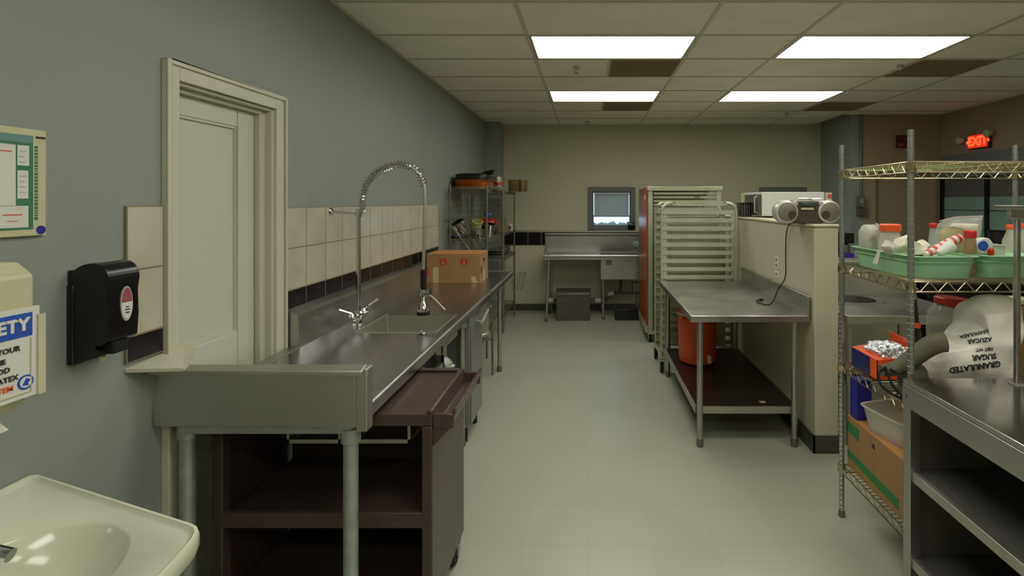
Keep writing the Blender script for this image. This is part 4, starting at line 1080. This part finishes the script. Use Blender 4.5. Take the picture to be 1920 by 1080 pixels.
MB().pillow([(X(a,2.54),Z(c,2.54)) for a,c in ((1642,424),(1639,418),(1643,419),(1650,430),(1646,433))],2.53,.008,.003,30,3).build('tied_corner','paperw',t)
bottle(1669,2.44,420,'orange_cap','clear_milk',.052,'clear jar with a wide orange lid in the left green tub','jar','jar',.034,.78,None,'pinkred')
t = thing('crumpled_plastic', 'crumpled clear plastic wrap at the left rim of the green tub', 'wrapper', (X(1668,2.3),2.3,zi))
MB().pillow([(X(a,2.3),Z(c,2.3)) for a,c in ((1664,478),(1652,462),(1660,449),(1672,458),(1684,447),(1700,440),(1706,455),(1706,483),(1680,484))],2.3,.035,.03,28).build('wrap',mat('pale_plastic_wrap',(200,196,176),.35,var=.08,bump=.5,bscale=30),t)
t = thing('white_tag', 'white twisted tag hanging over the rim of the left green tub', 'tag', (1.345,2.33,1.40))
MB().prism([(2.335,1.412),(2.36,1.412),(2.40,1.352),(2.36,1.350)],1.3345,1.3365,'x').build('strip','paperw',t,smooth=0)
MB().pillow([(X(1655,2.33),Z(470,2.33)),(X(1658,2.33),Z(452,2.33)),(X(1666,2.33),Z(455,2.33)),(X(1664,2.33),Z(474,2.33))],2.33,.008,.005,30,3).build('twist','paperw',t)
t = thing('white_paper_wad', 'crumpled white paper in the middle of the left green tub', 'paper', (X(1726,2.22),2.25,zi))
MB().pillow([(X(a,2.24),Z(c,2.24)) for a,c in ((1712,478),(1712,452),(1722,454),(1730,449),(1737,458),(1742,470),(1740,482))],2.24,.04,.03,26).build('wad','paperw',t)
bottle(1750,2.35,418,'red_cap','clear',.020,'slim clear spice bottle with a red cap, beside the zip bag','bottle','bottle',.022,.75)
# zip bag
t = thing('zip_bag', 'clear zip bag of yellow food standing in the green tub', 'bag', (X(1800,2.33),2.33,zi))
zb_ = [(X(a,2.33),Z(c,2.33)) for a,c in ((1756,486),(1752,440),(1758,420),(1776,409),(1800,406),(1843,404),(1841,420),(1836,445),(1838,486))]
MB().pillow(zb_,2.33,.035,.012,16).build('bag','clear',t)
MB().pillow([(X(a,2.33),Z(c,2.33)) for a,c in ((1762,484),(1760,436),(1772,425),(1795,424),(1812,436),(1820,484))],2.33,.024,.012,24).build('contents','yellow',t)
MB().tube([(X(1762,2.31),2.315,Z(415,2.315)),(X(1790,2.31),2.31,Z(407,2.31)),(X(1842,2.31),2.315,Z(405,2.315))],.0022,6).build('zip',mat('pale_pink_zip',(196,166,170),.4,var=0),t)
MB().pillow([(X(a,2.30),Z(c,2.30)) for a,c in ((1778,424),(1784,418),(1834,420),(1830,440),(1806,434))],2.295,.006,.006,26,4).build('label_panel','paperw',t)
# striped wrapper roll
t = thing('striped_wrapper', 'red and white striped wrapper lying across the left green tub', 'wrapper', (X(1770,2.2),2.2,1.40))
a_, b__ = Vector((X(1734,2.17),2.17,Z(478,2.17))), Vector((X(1800,2.20),2.20,Z(445,2.20)))
MB().tube([a_.lerp(b__,k/8) for k in range(9)],[.012,.014,.016,.018,.019,.020,.020,.019,.016],12).build('roll','paperw',t)
for k in range(6):
    p = a_.lerp(b__, .08+.16*k); q_ = a_.lerp(b__, .15+.16*k); rr = .0165+.004*min(1,k/3)
    MB().tube([p,q_],rr,12).build('stripe','red' if k%2 else 'pinkred',t)
t = thing('white_cup', 'white paper cup lying on its side in the left green tub', 'cup', (X(1775,2.15),2.15,1.39))
c1, c2 = Vector((X(1757,2.16),2.155,Z(475,2.16))), Vector((X(1786,2.16),2.17,Z(462,2.16)))
MB().tube([c1,c1.lerp(c2,.1),c2.lerp(c1,.08),c2],[.010,.016,.026,.027],20).build('body','white',t)
bottle(1819,2.24,432,'red_cap',mat('spice_tan',(150,128,84),.4,var=.1),.024,'spice jar with a dark red cap in front of the zip bag','jar','jar',.032,.85)
t = thing('tape_roll', 'white roll with a round blue face in the right green tub', 'roll', (X(1843,2.3),2.3,1.40))
xr, zr = X(1844,2.27), Z(461,2.27)
MB().lathe([(.032,0),(.036,.004),(.036,.03),(.032,.034)],(xr+.008,2.268,zr),24,'y').build('roll','white',t)
MB().lathe([(.023,0),(.021,-.003)],(xr-.003,2.268,zr),24,'y').build('blue_face','blue',t)
t = tag(MB().blob((X(1858,2.25),2.25,Z(472,2.25)),(.012,.012,.018),.2,3).build('red_bottle_cap','red_cap'),'tiny dull red cap beside the blue-faced roll','cap')
t = thing('clear_box', 'small clear plastic box in the right green tub', 'box', (X(1875,2.3),2.3,zi))
box(X(1865,2.26),X(1886,2.26),2.26,2.36,zi,Z(461,2.26)).build('body','clear_milk',t,bevel=.004)
box(X(1864,2.26),X(1887,2.26),2.255,2.365,Z(461,2.26),Z(459,2.26)).build('lid','clear_milk',t,bevel=.002)
bottle(1895,2.38,421,'orange_cap','clear_milk',.032,'clear squeeze bottle with an orange cap, left of two in the right tub','bottle','bottle',.022,.5)
bottle(1921,2.38,419,'orange_cap','clear_milk',.034,'clear squeeze bottle with an orange cap, right of two at the frame edge','bottle','bottle',.024,.5)

# third shelf
z3 = .806
t = thing('foil_box', 'open blue and orange carton on the third rack shelf', 'box', (1.47,2.5,z3))
fx0, fx1, fy0, fy1, fz = 1.348, 1.555, 2.385, 2.61, z3+.095
m = MB(); m.box(fx0,fx1,fy0,fy1,z3,z3+.003); m.box(fx0,fx0+.003,fy0,fy1,z3,fz); m.box(fx1-.003,fx1,fy0,fy1,z3,fz); m.box(fx0,fx1,fy0,fy0+.003,z3,fz); m.box(fx0,fx1,fy1-.003,fy1,z3,fz)
m.build('carton','orange_cap',t,smooth=0)
box(fx0-.0015,fx0,fy0+.06,fy1,z3+.001,fz-.003).build('blue_panel','navy',t,smooth=0)
m = MB(); m.add([(fx0,fy0,fz),(fx0,fy1,fz),(fx0+.07,fy1,fz+.012),(fx0+.09,fy0,fz+.006)],[(0,1,2,3)])
o = m.build('flap','orange_cap',t,smooth=0); o.modifiers.new('s','SOLIDIFY').thickness=.002
m = MB(); m.add([(fx1,fy0,fz),(fx1,fy1,fz),(fx1-.02,fy1,fz+.08),(fx1-.02,fy0,fz+.075)],[(0,1,2,3)])
o = m.build('flap','orange_cap',t,smooth=0); o.modifiers.new('s','SOLIDIFY').thickness=.002
t = thing('foil_stack', 'crumpled silver foil packets spilling from the orange carton', 'foil', (1.49,2.49,fz-.07))
MB().blob((1.462,2.49,fz-.012),(.088,.092,.060),.22,9,3.4,40,24).build('packets','foil',t)
# olive nozzle thing with cable loops and upright wand
t = thing('hand_vacuum', 'olive grey tube-shaped appliance with a wide round mouth on the rack', 'appliance', (1.5,2.28,z3))
k_ = [(1652,695,2.22),(1680,690,2.22),(1710,672,2.20),(1738,652,2.18),(1758,643,2.16),(1772,641,2.15)]
pp = catmull([Vector((X(a,y),y,Z(c,y))) for a,c,y in k_],5)
n_ = len(pp); rad = [.024+.010*math.sin(i/(n_-1)*math.pi)+.018*(i/(n_-1))**2 for i in range(n_)]
MB().tube(pp,rad,20).build('body','olive',t)
d_ = (pp[-1]-pp[-3]).normalized(); e_ = pp[-1]
MB().tube([e_,e_+d_*.004],[.036,.034],20).build('mouth',mat('dark_mouth',(60,56,46),.6),t)
MB().blob((X(1712,2.24),2.24,z3+.066),(.06,.05,.06),.1,3,2.6).build('base','olive',t)
t = thing('upright_wand', 'dark brown upright wand with an orange band behind the chrome post', 'wand', (X(1718,2.4),2.4,z3))
MB().tube([(X(1728,2.42),2.42,z3+.002),(X(1722,2.42),2.42,Z(640,2.42)),(X(1717,2.42),2.42,Z(600,2.42)),(X(1714,2.42),2.42,Z(560,2.42))],[.018,.018,.013,.011],12).build('shaft','maroon' if False else 'brown_shelf',t)
MB().lathe([(.017,0),(.0185,.003),(.0185,.022),(.017,.025)],(X(1718,2.42),2.42,Z(614,2.42)),14).build('band','orange_cap',t)
MB().tube([(X(1714,2.42),2.42,Z(560,2.42)),(X(1712,2.42),2.42,Z(548,2.42))],[.015,.013],10).build('tip','steel_dull',t)
t = thing('cable_loops', 'black cable loops draped over the rack shelf edge beside the table', 'cable', (1.33,2.2,.80))
m = MB()
for (pts) in ([(1660,690),(1648,700),(1652,722),(1672,738),(1694,748)],[(1660,688),(1666,706),(1676,726),(1690,741),(1700,746)],[(1668,692),(1682,700),(1690,716),(1697,734),(1698,748)]):
    y = 2.06; m.tube(catmull([Vector((X(a,2.10+.1*(1-i/4)),2.10+.1*(1-i/4),Z(c,2.10+.1*(1-i/4)))) for i,(a,c) in enumerate(pts)],6),.0055,8)
m.build('cable','black_rub',t)

# sugar bag
yB = 2.28
def bp(a,c): return (X(a,yB),Z(c,yB))
out = [(1742,704),(1735,690),(1733,672),(1738,656),(1750,650),(1768,650),(1782,640),(1789,625),(1800,612),(1817,600),(1816,572),(1822,562),(1836,557),(1845,551),(1868,549),(1893,552),(1905,562),(1908,600),(1900,640),(1903,680),(1900,708),(1870,716),(1800,716),(1760,714)]
t = thing('sugar_bag', 'big crumpled white sugar bag standing upside down on the rack', 'bag', (X(1820,yB),yB,z3))
mb = MB().pillow([bp(a,c) for a,c in out], yB, .115, .030, 11, 10, 3, 4)
zmin = min(v[2] for v in mb.v); mb.v = [(v[0],v[1],v[2]+(z3+.002-zmin)*max(0,(1-(v[2]-zmin)/.15))) for v in mb.v]
bag = mb.build('sack','bagm',t,smooth=50)
bag.modifiers.new('ss','SUBSURF').render_levels = 1; bag.modifiers['ss'].levels = 1
bvh = BVHTree.FromPolygons([Vector(v) for v in mb.v], mb.f)
def bagtext(s, pxc, pyc, size, rot, bold=.0):
    o = text(s, size, 'ink', None, Matrix.Identity(4), 'printed_text', bold=bold, depth=0)
    bm = bmesh.new(); bm.from_mesh(o.data); bmesh.ops.triangulate(bm, faces=bm.faces)
    bmesh.ops.subdivide_edges(bm, edges=[e for e in bm.edges if e.calc_length() > .006], cuts=2); 
    mt = Matrix.Rotation(rot,3,'Z'); base = Vector(t.location)
    yT = 2.18
    for v in bm.verts:
        q = mt@v.co; x = X(pxc,yT)+q.x; z = Z(pyc,yT)+q.y
        o3 = Vector((0,0,H)); d = (Vector((x,yT,z))-o3).normalized()
        hit = bvh.ray_cast(o3+d*1.5, d)
        p = (hit[0]-d*.004) if hit[0] is not None else Vector((x,yT,z))
        v.co = p-base
    bm.to_mesh(o.data); bm.free(); o.parent = t
    return o
bagtext('GRANULATED', 1828, 688, .034, R(180+8), .0014)
bagtext('SUGAR', 1846, 669, .032, R(180+5), .0014)
bagtext('NET WT', 1846, 655, .019, R(180+4), .0006)
bagtext('AZUCAR', 1837, 638, .026, R(180+6), .0010)
bagtext('GRANULADA', 1827, 626, .021, R(180+12), .0008)
# clear jar with red lid behind
t = thing('clear_jar', 'big clear plastic jar with a flat red lid left of the sugar bag', 'jar', (X(1785,2.52),2.54,z3))
xj = X(1790,2.54)
MB().lathe([(.10,0),(.115,.01),(.12,.2),(.115,.28),(.085,.32)],(xj,2.54,z3),30).build('body','clear',t)
m = MB().lathe([(.085,0),(.088,.004),(.088,.028),(.080,.034)],(0,0,0),30); rt = Matrix.Rotation(R(5),3,'Y')
m.v=[tuple(rt@Vector(v)+Vector((xj+.0,2.54,z3+.322))) for v in m.v]; m.build('lid','red_cap',t)
t = thing('brown_tub', 'tan container behind the sugar bag at the frame edge', 'container', (1.98,2.55,z3))
MB().lathe([(.06,0),(.066,.01),(.066,.32),(.055,.33)],(X(1912,2.56)-.0,2.57,z3),24).build('body',mat('tan_paper',(150,118,62),.5,var=.1),t)
MB().lathe([(.068,0),(.068,.02)],(X(1912,2.56),2.57,z3+.33),24).build('lid','cream',t)

# bottom shelf
z4 = .276
t = thing('large_cardboard_box', 'large cardboard box with green stripes on the bottom rack shelf', 'box', (1.6,2.4,z4))
lx0, lx1, ly0, ly1, lz = 1.345, 1.93, 2.185, 2.65, z4+.262
box(lx0,lx1,ly0,ly1,z4,lz-.006).build('carton','card',t,smooth=0)
m=MB(); m.box(lx0,lx1,ly0,(ly0+ly1)/2-.002,lz-.006,lz); m.box(lx0,lx1,(ly0+ly1)/2+.002,ly1,lz-.006,lz); m.build('top_flap','card_side',t,smooth=0)
m=MB(); m.prism([(ly0+.03,z4+.03),(ly0+.03,z4+.075),(ly1-.002,z4+.085),(ly1-.002,z4+.05)],lx0-.0015,lx0,'x'); m.prism([(ly1-.11,lz-.03),(ly1-.11,lz-.09),(ly1-.002,lz-.08),(ly1-.002,lz-.03)],lx0-.0015,lx0,'x')
m.box(lx0+.03,lx1-.03,ly0-.0015,ly0,z4+.03,z4+.09); m.box(lx0+.03,lx1-.03,ly0-.0015,ly0,lz-.10,lz-.04)
m.build('green_stripe','green',t,smooth=0)
box(lx0-.002,lx0,2.40,2.42,lz-.06,lz-.04).build('handle_hole','ink',t,smooth=0)
t = thing('clear_food_bin', 'open milky plastic bin on top of the green-striped carton', 'bin', (1.47,2.42,lz))
m = pan(0,0,0,.135,.135,.115,.003,44,.86,6,.010); rt = Matrix.Rotation(R(14),3,'Z')
m.v=[tuple(rt@Vector(v)+Vector((1.485,2.40,lz+.001))) for v in m.v]; m.build('body','clear_milk',t)
t = thing('blue_carton', 'royal blue carton standing behind the milky bin', 'carton', (1.40,2.6,lz))
box(1.352,1.43,2.575,2.64,lz+.001,.742).build('box','royal',t,bevel=.003)

# ================================================================ FOREGROUND STEEL TABLE (right)
FX0, FX1, FY0, FY1, FZ = 1.265, 2.05, .75, 2.055, .932
ft = thing('steel_work_cabinet', 'stainless work table with open shelves in the right foreground', 'table', (1.65,1.4,0))
box(FX0,FX1,FY0,FY1,FZ-.02,FZ).build('tabletop',mat('polished_stainless_top',(182,180,178),.17,1,var=.03,scale=1.5),ft,bevel=.003)
m = MB(); m.box(FX0-.003,FX0+.02,FY0,FY1+.001,FZ-.105,FZ-.02); m.build('apron','steel',ft,bevel=.003)
text('T', .022, 'navy', ft, faceXm(FX0-.0045, FY1-.03, FZ-.066), 'maker_mark')
for y in (FY0+.0, FY1-.045): 
    for x in (FX0, FX1-.045):
        l = box(x,x+.045,y,y+.045,.14,FZ-.02).build('leg','steel',ft,bevel=.003)
        cw = MB().lathe([(.02,-.014),(.05,-.014),(.055,-.008),(.055,.008),(.05,.014),(.02,.014)],(x+.022,y+.022,.055),18,'x').build('caster_wheel','black_rub',l)
        f = MB(); f.box(x,x+.006,y+.005,y+.04,.05,.14); f.box(x+.038,x+.044,y+.005,y+.04,.05,.14); f.box(x,x+.044,y+.005,y+.04,.134,.14); f.build('fork','steel_dull',l,smooth=0)
for z in (.575,.235):
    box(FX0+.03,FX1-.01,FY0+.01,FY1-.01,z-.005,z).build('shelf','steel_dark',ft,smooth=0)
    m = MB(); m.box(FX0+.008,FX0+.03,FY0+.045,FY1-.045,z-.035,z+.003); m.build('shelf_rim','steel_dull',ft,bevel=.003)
box(FX0+.045,FX1-.045,FY1-.012,FY1-.004,.16,FZ-.02).build('end_panel','deep_grey_steel',ft,smooth=0)
box(FX1-.012,FX1-.004,FY0,FY1-.045,.16,FZ-.02).build('back_panel','deep_grey_steel',ft,smooth=0)
# over-shelf
os_ = thing('overshelf', 'steel overshelf on a square post above the right foreground table', 'shelf', (1.9,1.95,FZ))
ox0 = X(1886,1.98)
box(ox0,2.05,1.80,2.04,1.61,1.625).build('shelf_plate','steel',os_,bevel=.002)
m = MB(); m.box(ox0+.01,2.05,1.97,1.99,1.575,1.61); m.build('bracket','steel_dull',os_,bevel=.002)
for (x,y) in ((X(1907,1.98),1.98),(2.02,1.98)): 
    p_ = MB().box(x-.0085,x+.0085,y-.0085,y+.0085,FZ+.004,1.575).build('post','steel',os_,bevel=.002)
    box(x-.02,x+.02,y-.02,y+.02,FZ,FZ+.004).build('base_plate','steel_dull',p_,smooth=0)

# ================================================================ HAND BASIN (left foreground)
ba = thing('wash_basin', 'white porcelain wall-hung wash basin in the left foreground', 'basin', (-1.2,1.0,.75))
def outline(n=72):
    pts = []
    corners = [(-1.498,1.385,.012),(-.900,1.205,.04),(-.862,1.0,.3),(-.900,.795,.04),(-1.498,.615,.012)]
    k = len(corners); res = []
    for i,(x,y,r) in enumerate(corners):
        p = Vector((x,y)); a = Vector(corners[i-1][:2]); c = Vector(corners[(i+1)%k][:2])
        da = (a-p).normalized(); dc = (c-p).normalized(); r_ = min(r,(a-p).length*.45,(c-p).length*.45)
        for j in range(7):
            t_ = j/6; q = (p+da*r_)*(1-t_)**2+p*2*t_*(1-t_)+(p+dc*r_)*t_**2; res.append(q)
    # resample by angle about bowl centre
    L_ = [0]; k = len(res); res.append(res[0])
    for i in range(k): L_.append(L_[-1]+(res[i+1]-res[i]).length)
    out = []; j = 0; N = 110
    for i in range(N):
        t_ = L_[-1]*i/N
        while L_[j+1] < t_: j += 1
        out.append(res[j].lerp(res[j+1], (t_-L_[j])/max(1e-9, L_[j+1]-L_[j])))
    return out
O = outline(); cB = Vector((-1.16,1.0)); n = len(O)
mb = MB(); rings = []
def topz(x): return .905-(x+1.5)*.055
def ringpts(f, dz, ell=None, blend=0):
    out = []
    for q in O:
        d = q-cB
        if ell is None: p = cB+d*f
        else:
            a = math.atan2(d.y/ell[1], d.x/ell[0]); e = cB+Vector((ell[0]*math.cos(a), ell[1]*math.sin(a))); p = (cB+d*f).lerp(e, blend)
        out.append((p.x, p.y, topz(p.x)+dz))
    return out
E = (.180,.225)
seq = [ringpts(.55,-.20,E,1.0)] and []
seq.append([( (cB+(q-cB)*.35).x, (cB+(q-cB)*.35).y, .70) for q in O])
seq.append([( (cB+(q-cB)*.62).x-.03, (cB+(q-cB)*.62).y, .76) for q in O])
seq.append([( (cB+(q-cB)*.93).x-.005, (cB+(q-cB)*.93).y, .845) for q in O])
seq.append(ringpts(.985,-.045)); seq.append(ringpts(1.0,-.03)); seq.append(ringpts(1.0,-.004)); seq.append(ringpts(.992,.002)); seq.append(ringpts(.97,.002)); seq.append(ringpts(.95,-.006))
seq.append(ringpts(.93,-.008)); 
for sc_, dz in ((1.0,-.012),(.97,-.018),(.90,-.05),(.78,-.09),(.6,-.12),(.3,-.135),(.12,-.138)):
    seq.append(ringpts(.6,dz,(E[0]*sc_,E[1]*sc_),1.0))
vs = []; fs = []
for r_ in seq: vs += r_
for i in range(len(seq)-1):
    for j in range(n): a,b_ = i*n+j, i*n+(j+1)%n; fs.append((a,b_,b_+n,a+n))
fs += [tuple(range(n-1,-1,-1)), tuple(range((len(seq)-1)*n,len(seq)*n))]
# clamp everything to the wall plane
vs = [(max(v[0],XL+.001),v[1],v[2]) for v in vs]
mb.add(vs,fs); mb.build('bowl','porcelain',ba,smooth=50)
MB().lathe([(.02,0),(.024,.003),(.015,.004)],(cB.x,cB.y,topz(cB.x)-.137),16).build('drain','chrome',ba)
fc = thing('basin_faucet', 'chrome basin tap cut off by the left frame edge', 'faucet', (-1.42,1.0,.895))
box(-1.45,-1.39,.92,1.08,.899,.918).build('base_plate','chrome',fc,bevel=.006)
MB().tube([(-1.42,1.0,.915),(-1.40,1.0,.955),(-1.32,1.01,.955),(-1.20,1.02,.945),(-1.155,1.025,.932)],[.018,.018,.016,.014,.013],14).build('spout','chrome',fc)
for y in (.93,1.07):
    h=MB().lathe([(.018,0),(.02,.01),(.014,.035)],(-1.42,y,.916),14); h.tube([(-1.42,y,.945),(-1.37,y+.02*(1 if y>1 else -1),.96),(-1.33,y+.03*(1 if y>1 else -1),.962)],[.009,.008,.01],8); h.build('tap_handle','chrome',fc)
m = MB(); m.tube([(-1.2,1.0,.70),(-1.2,1.0,.5),(-1.25,1.0,.45),(-1.33,1.0,.46),(-1.36,1.0,.52),(-1.497,1.0,.52)],.018,10)
m.build('trap_pipe','chrome',ba)

# ================================================================ SOAP DISPENSER (black)
sx, sy0, sy1 = -1.385, 1.475, 1.578
def SZ(py): return Z(py, 1.53)
sd = thing('soap_dispenser', 'glossy black soap dispenser on the left wall', 'dispenser', (XL,1.53,1.17))
zt_, zb2 = 1.462, 1.172
# side profile in X,Z: rounded top, recess at lower front
prof = [(XL+.001,zb2+.0),(XL+.001,zt_-.02)]
for k in range(1,10):
    a = math.pi-k*math.pi/20*1.0
    prof.append((XL+.075+.070*math.cos(a), zt_-.05+.05*math.sin(a)))
for k in range(0,9):
    a = math.pi/2-k*math.pi/16
    prof.append((XL+.075+.045*math.cos(a), zt_-.05+.05*math.sin(a)))
prof += [(sx,zt_-.09),(sx+.002,1.30),(sx-.002,1.235),(sx-.02,1.222),(sx-.035,1.225),(sx-.055,1.185)]
MB().prism(prof, sy0, sy1, 'y').build('cover','black',sd,bevel=.02,seg=4,smooth=30)
m = MB(); m.box(XL+.001,XL+.02,sy0-.004,sy1+.004,zb2-.004,1.40); m.build('wall_plate','black',sd,bevel=.004)
m = MB(); m.box(sx-.045,sx-.01,sy0+.03,sy1-.02,1.19,1.232); m.build('push_bar','black_rub',sd,bevel=.006)
MB().tube([(sx-.06,sy0+.05,1.18),(sx-.06,sy0+.05,1.166)],[.008,.006],10).build('nozzle','cream',sd)
# oval window: pink top half, white lower label
yc, zc_ = 1.535, 1.335
def oval(f0,f1,ry,rz,xx):
    pts=[]; 
    for k in range(25): a=2*math.pi*k/24; pts.append((yc+ry*math.cos(a), zc_+rz*math.sin(a)))
    return [p for p in pts]
full = [(yc+.020*math.cos(2*math.pi*k/28), zc_+.052*math.sin(2*math.pi*k/28)) for k in range(28)]
MB().prism(full, sx-.002, sx+.0035, 'x').build('window_ring','silver',sd,smooth=0)
up = [(yc+.0165*math.cos(math.pi*k/14), zc_+.004+.043*math.sin(math.pi*k/14)) for k in range(15)]
MB().prism(up, sx, sx+.0045, 'x').build('soap_window',mat('pink_soap',(150,84,90),.3),sd,smooth=0)
lo = [(yc+.0185*math.cos(math.pi+math.pi*k/14), zc_+.004+.050*math.sin(math.pi+math.pi*k/14)) for k in range(15)]
MB().prism(lo, sx, sx+.005, 'x').build('label_patch','white',sd,smooth=0)
m = MB(); 
for (dz,w_) in ((-.010,.006),(-.018,.010),(-.027,.008)): m.box(sx+.005,sx+.0055,yc-w_/1.2,yc+w_/1.2,zc_+dz-.002,zc_+dz+.002)
m.build('label_print','ink',sd,smooth=0)

# ================================================================ TOWEL DISPENSER + SAFETY SIGN
td = thing('towel_dispenser', 'cream paper towel dispenser at the left frame edge', 'dispenser', (XL,1.0,1.15))
prof = [(XL+.001,1.16),(XL+.001,1.505),(-1.32,1.50),(-1.285,1.472),(-1.283,1.20),(-1.33,1.155)]
MB().prism(prof, .88, 1.19, 'y').build('casing','cream',td,bevel=.008)
m = MB(); m.add([(-1.36,.93,1.155),(-1.36,1.16,1.155),(-1.32,1.165,1.118),(-1.325,.93,1.118)],[(0,1,2,3)])
o = m.build('paper_towel','white',td,smooth=0); o.modifiers.new('s','SOLIDIFY').thickness=.004
MB().lathe([(.008,0),(.008,-.003)],(-1.31,1.10,1.487),10,'x').build('lock','copper',td)
sg = thing('safety_sign', 'white sign with blue SAFETY header on the towel dispenser', 'sign', (-1.28,1.06,1.19))
sX = -1.272
box(sX-.008,sX,.925,1.188,1.197,1.400).build('board','white',sg,smooth=0)
m = MB(); m.box(sX,sX+.004,1.182,1.198,1.195,1.38); m.box(sX,sX+.002,.925,1.17,1.208,1.2095); m.box(sX,sX+.002,1.168,1.1695,1.21,1.33); m.build('sign_edge','cream',sg,smooth=0)
box(sX,sX+.001,.93,1.172,1.335,1.388).build('header','blue',sg,smooth=0)

def rtext(s, yr, z, size, m='ink', bd=.0003):
    o = text(s, size, m, sg, faceXp(sX+.0016, 0, z), 'sign_lettering', bold=bd)
    mxy = max(v.co.y for v in o.data.vertices)+sg.location.y
    for v in o.data.vertices: v.co.y += yr-mxy
rtext('SAFETY',1.172-.004,1.362,.038,'white',.0016)
rtext('YOUR',1.147,1.312,.0165); rtext('THE',1.118,1.290,.015); rtext('FOOD',1.126,1.270,.0165); rtext('LATEX',1.143,1.249,.0165); rtext('ITEM',1.132,1.228,.0165,'orange_ink')
m = MB(); m.lathe([(.0165,0),(.0165,.0012)],(sX,1.158,1.232),24,'x'); m.build('emblem_disc','blue',sg,smooth=0)
m = MB(); m.lathe([(.0125,0),(.0125,.0006)],(sX+.0012,1.158,1.232),24,'x'); m.build('emblem_inner','white',sg,smooth=0)
m = MB(); m.prism([(1.150,1.226),(1.158,1.241),(1.167,1.236),(1.161,1.228),(1.164,1.224)],sX+.0018,sX+.0026,'x'); m.build('emblem_mark','blue',sg,smooth=0)

# ================================================================ POSTER
ps = thing('framed_poster', 'white and green notice poster on the left wall by the frame edge', 'poster', (XL,1.1,1.55))
p0, p1, q0, q1 = .80, 1.407, 1.548, 1.834
pX = XL+.012
box(XL+.001,pX,p0,p1,q0,q1).build('board','cream',ps,bevel=.002)
box(pX,pX+.001,p0+.02,p1-.034,q0+.018,q1-.018).build('green_field','greenp',ps,smooth=0)
box(pX+.001,pX+.0015,p0+.02,p1-.034,q1-.038,q1-.018).build('top_band','tealp',ps,smooth=0)
m = MB(); m.box(pX+.0015,pX+.0022,p0+.05,1.330,1.628,1.788); m.box(pX+.0015,pX+.0022,1.334,1.362,1.735,1.788); m.box(pX+.0015,pX+.0022,1.334,1.360,1.648,1.722); m.box(pX+.0015,pX+.0022,1.15,1.360,1.572,1.629)
m.build('white_panel','white',ps,smooth=0)
m = MB(); random.seed(3)
for (ya,yb,za,zb) in ((1.0,1.32,1.635,1.78),(1.338,1.355,1.655,1.715),(1.338,1.357,1.742,1.78)):
    z = zb-.008
    while z > za: m.box(pX+.0023,pX+.0027,ya,ya+(yb-ya)*random.uniform(.5,1),z-.0012,z+.0006); z -= .014
m.build('print_lines',mat('grey_print',(150,146,130),.6,var=0),ps,smooth=0)
m = MB(); m.box(pX+.0023,pX+.0028,1.30,1.345,1.604,1.607); m.box(pX+.0023,pX+.0028,1.31,1.335,1.588,1.590); m.box(pX+.0023,pX+.0028,1.25,1.32,1.768,1.771); m.build('red_print','pinkred',ps,smooth=0)
m = MB(); z=1.79
for k in range(26):
    h = random.uniform(.003,.008); m.box(pX,pX+.0008,1.377,1.385,z-h,z); z -= h+.0025
    if z < 1.59: break
m.build('edge_lettering','greenp',ps,smooth=0)
box(pX,pX+.001,1.380,1.404,1.810,1.816).build('top_mark','ink',ps,smooth=0)
MB().lathe([(.012,0),(.012,.001)],(pX,1.393,1.563),16,'x').build('corner_logo','royal',ps,smooth=0)
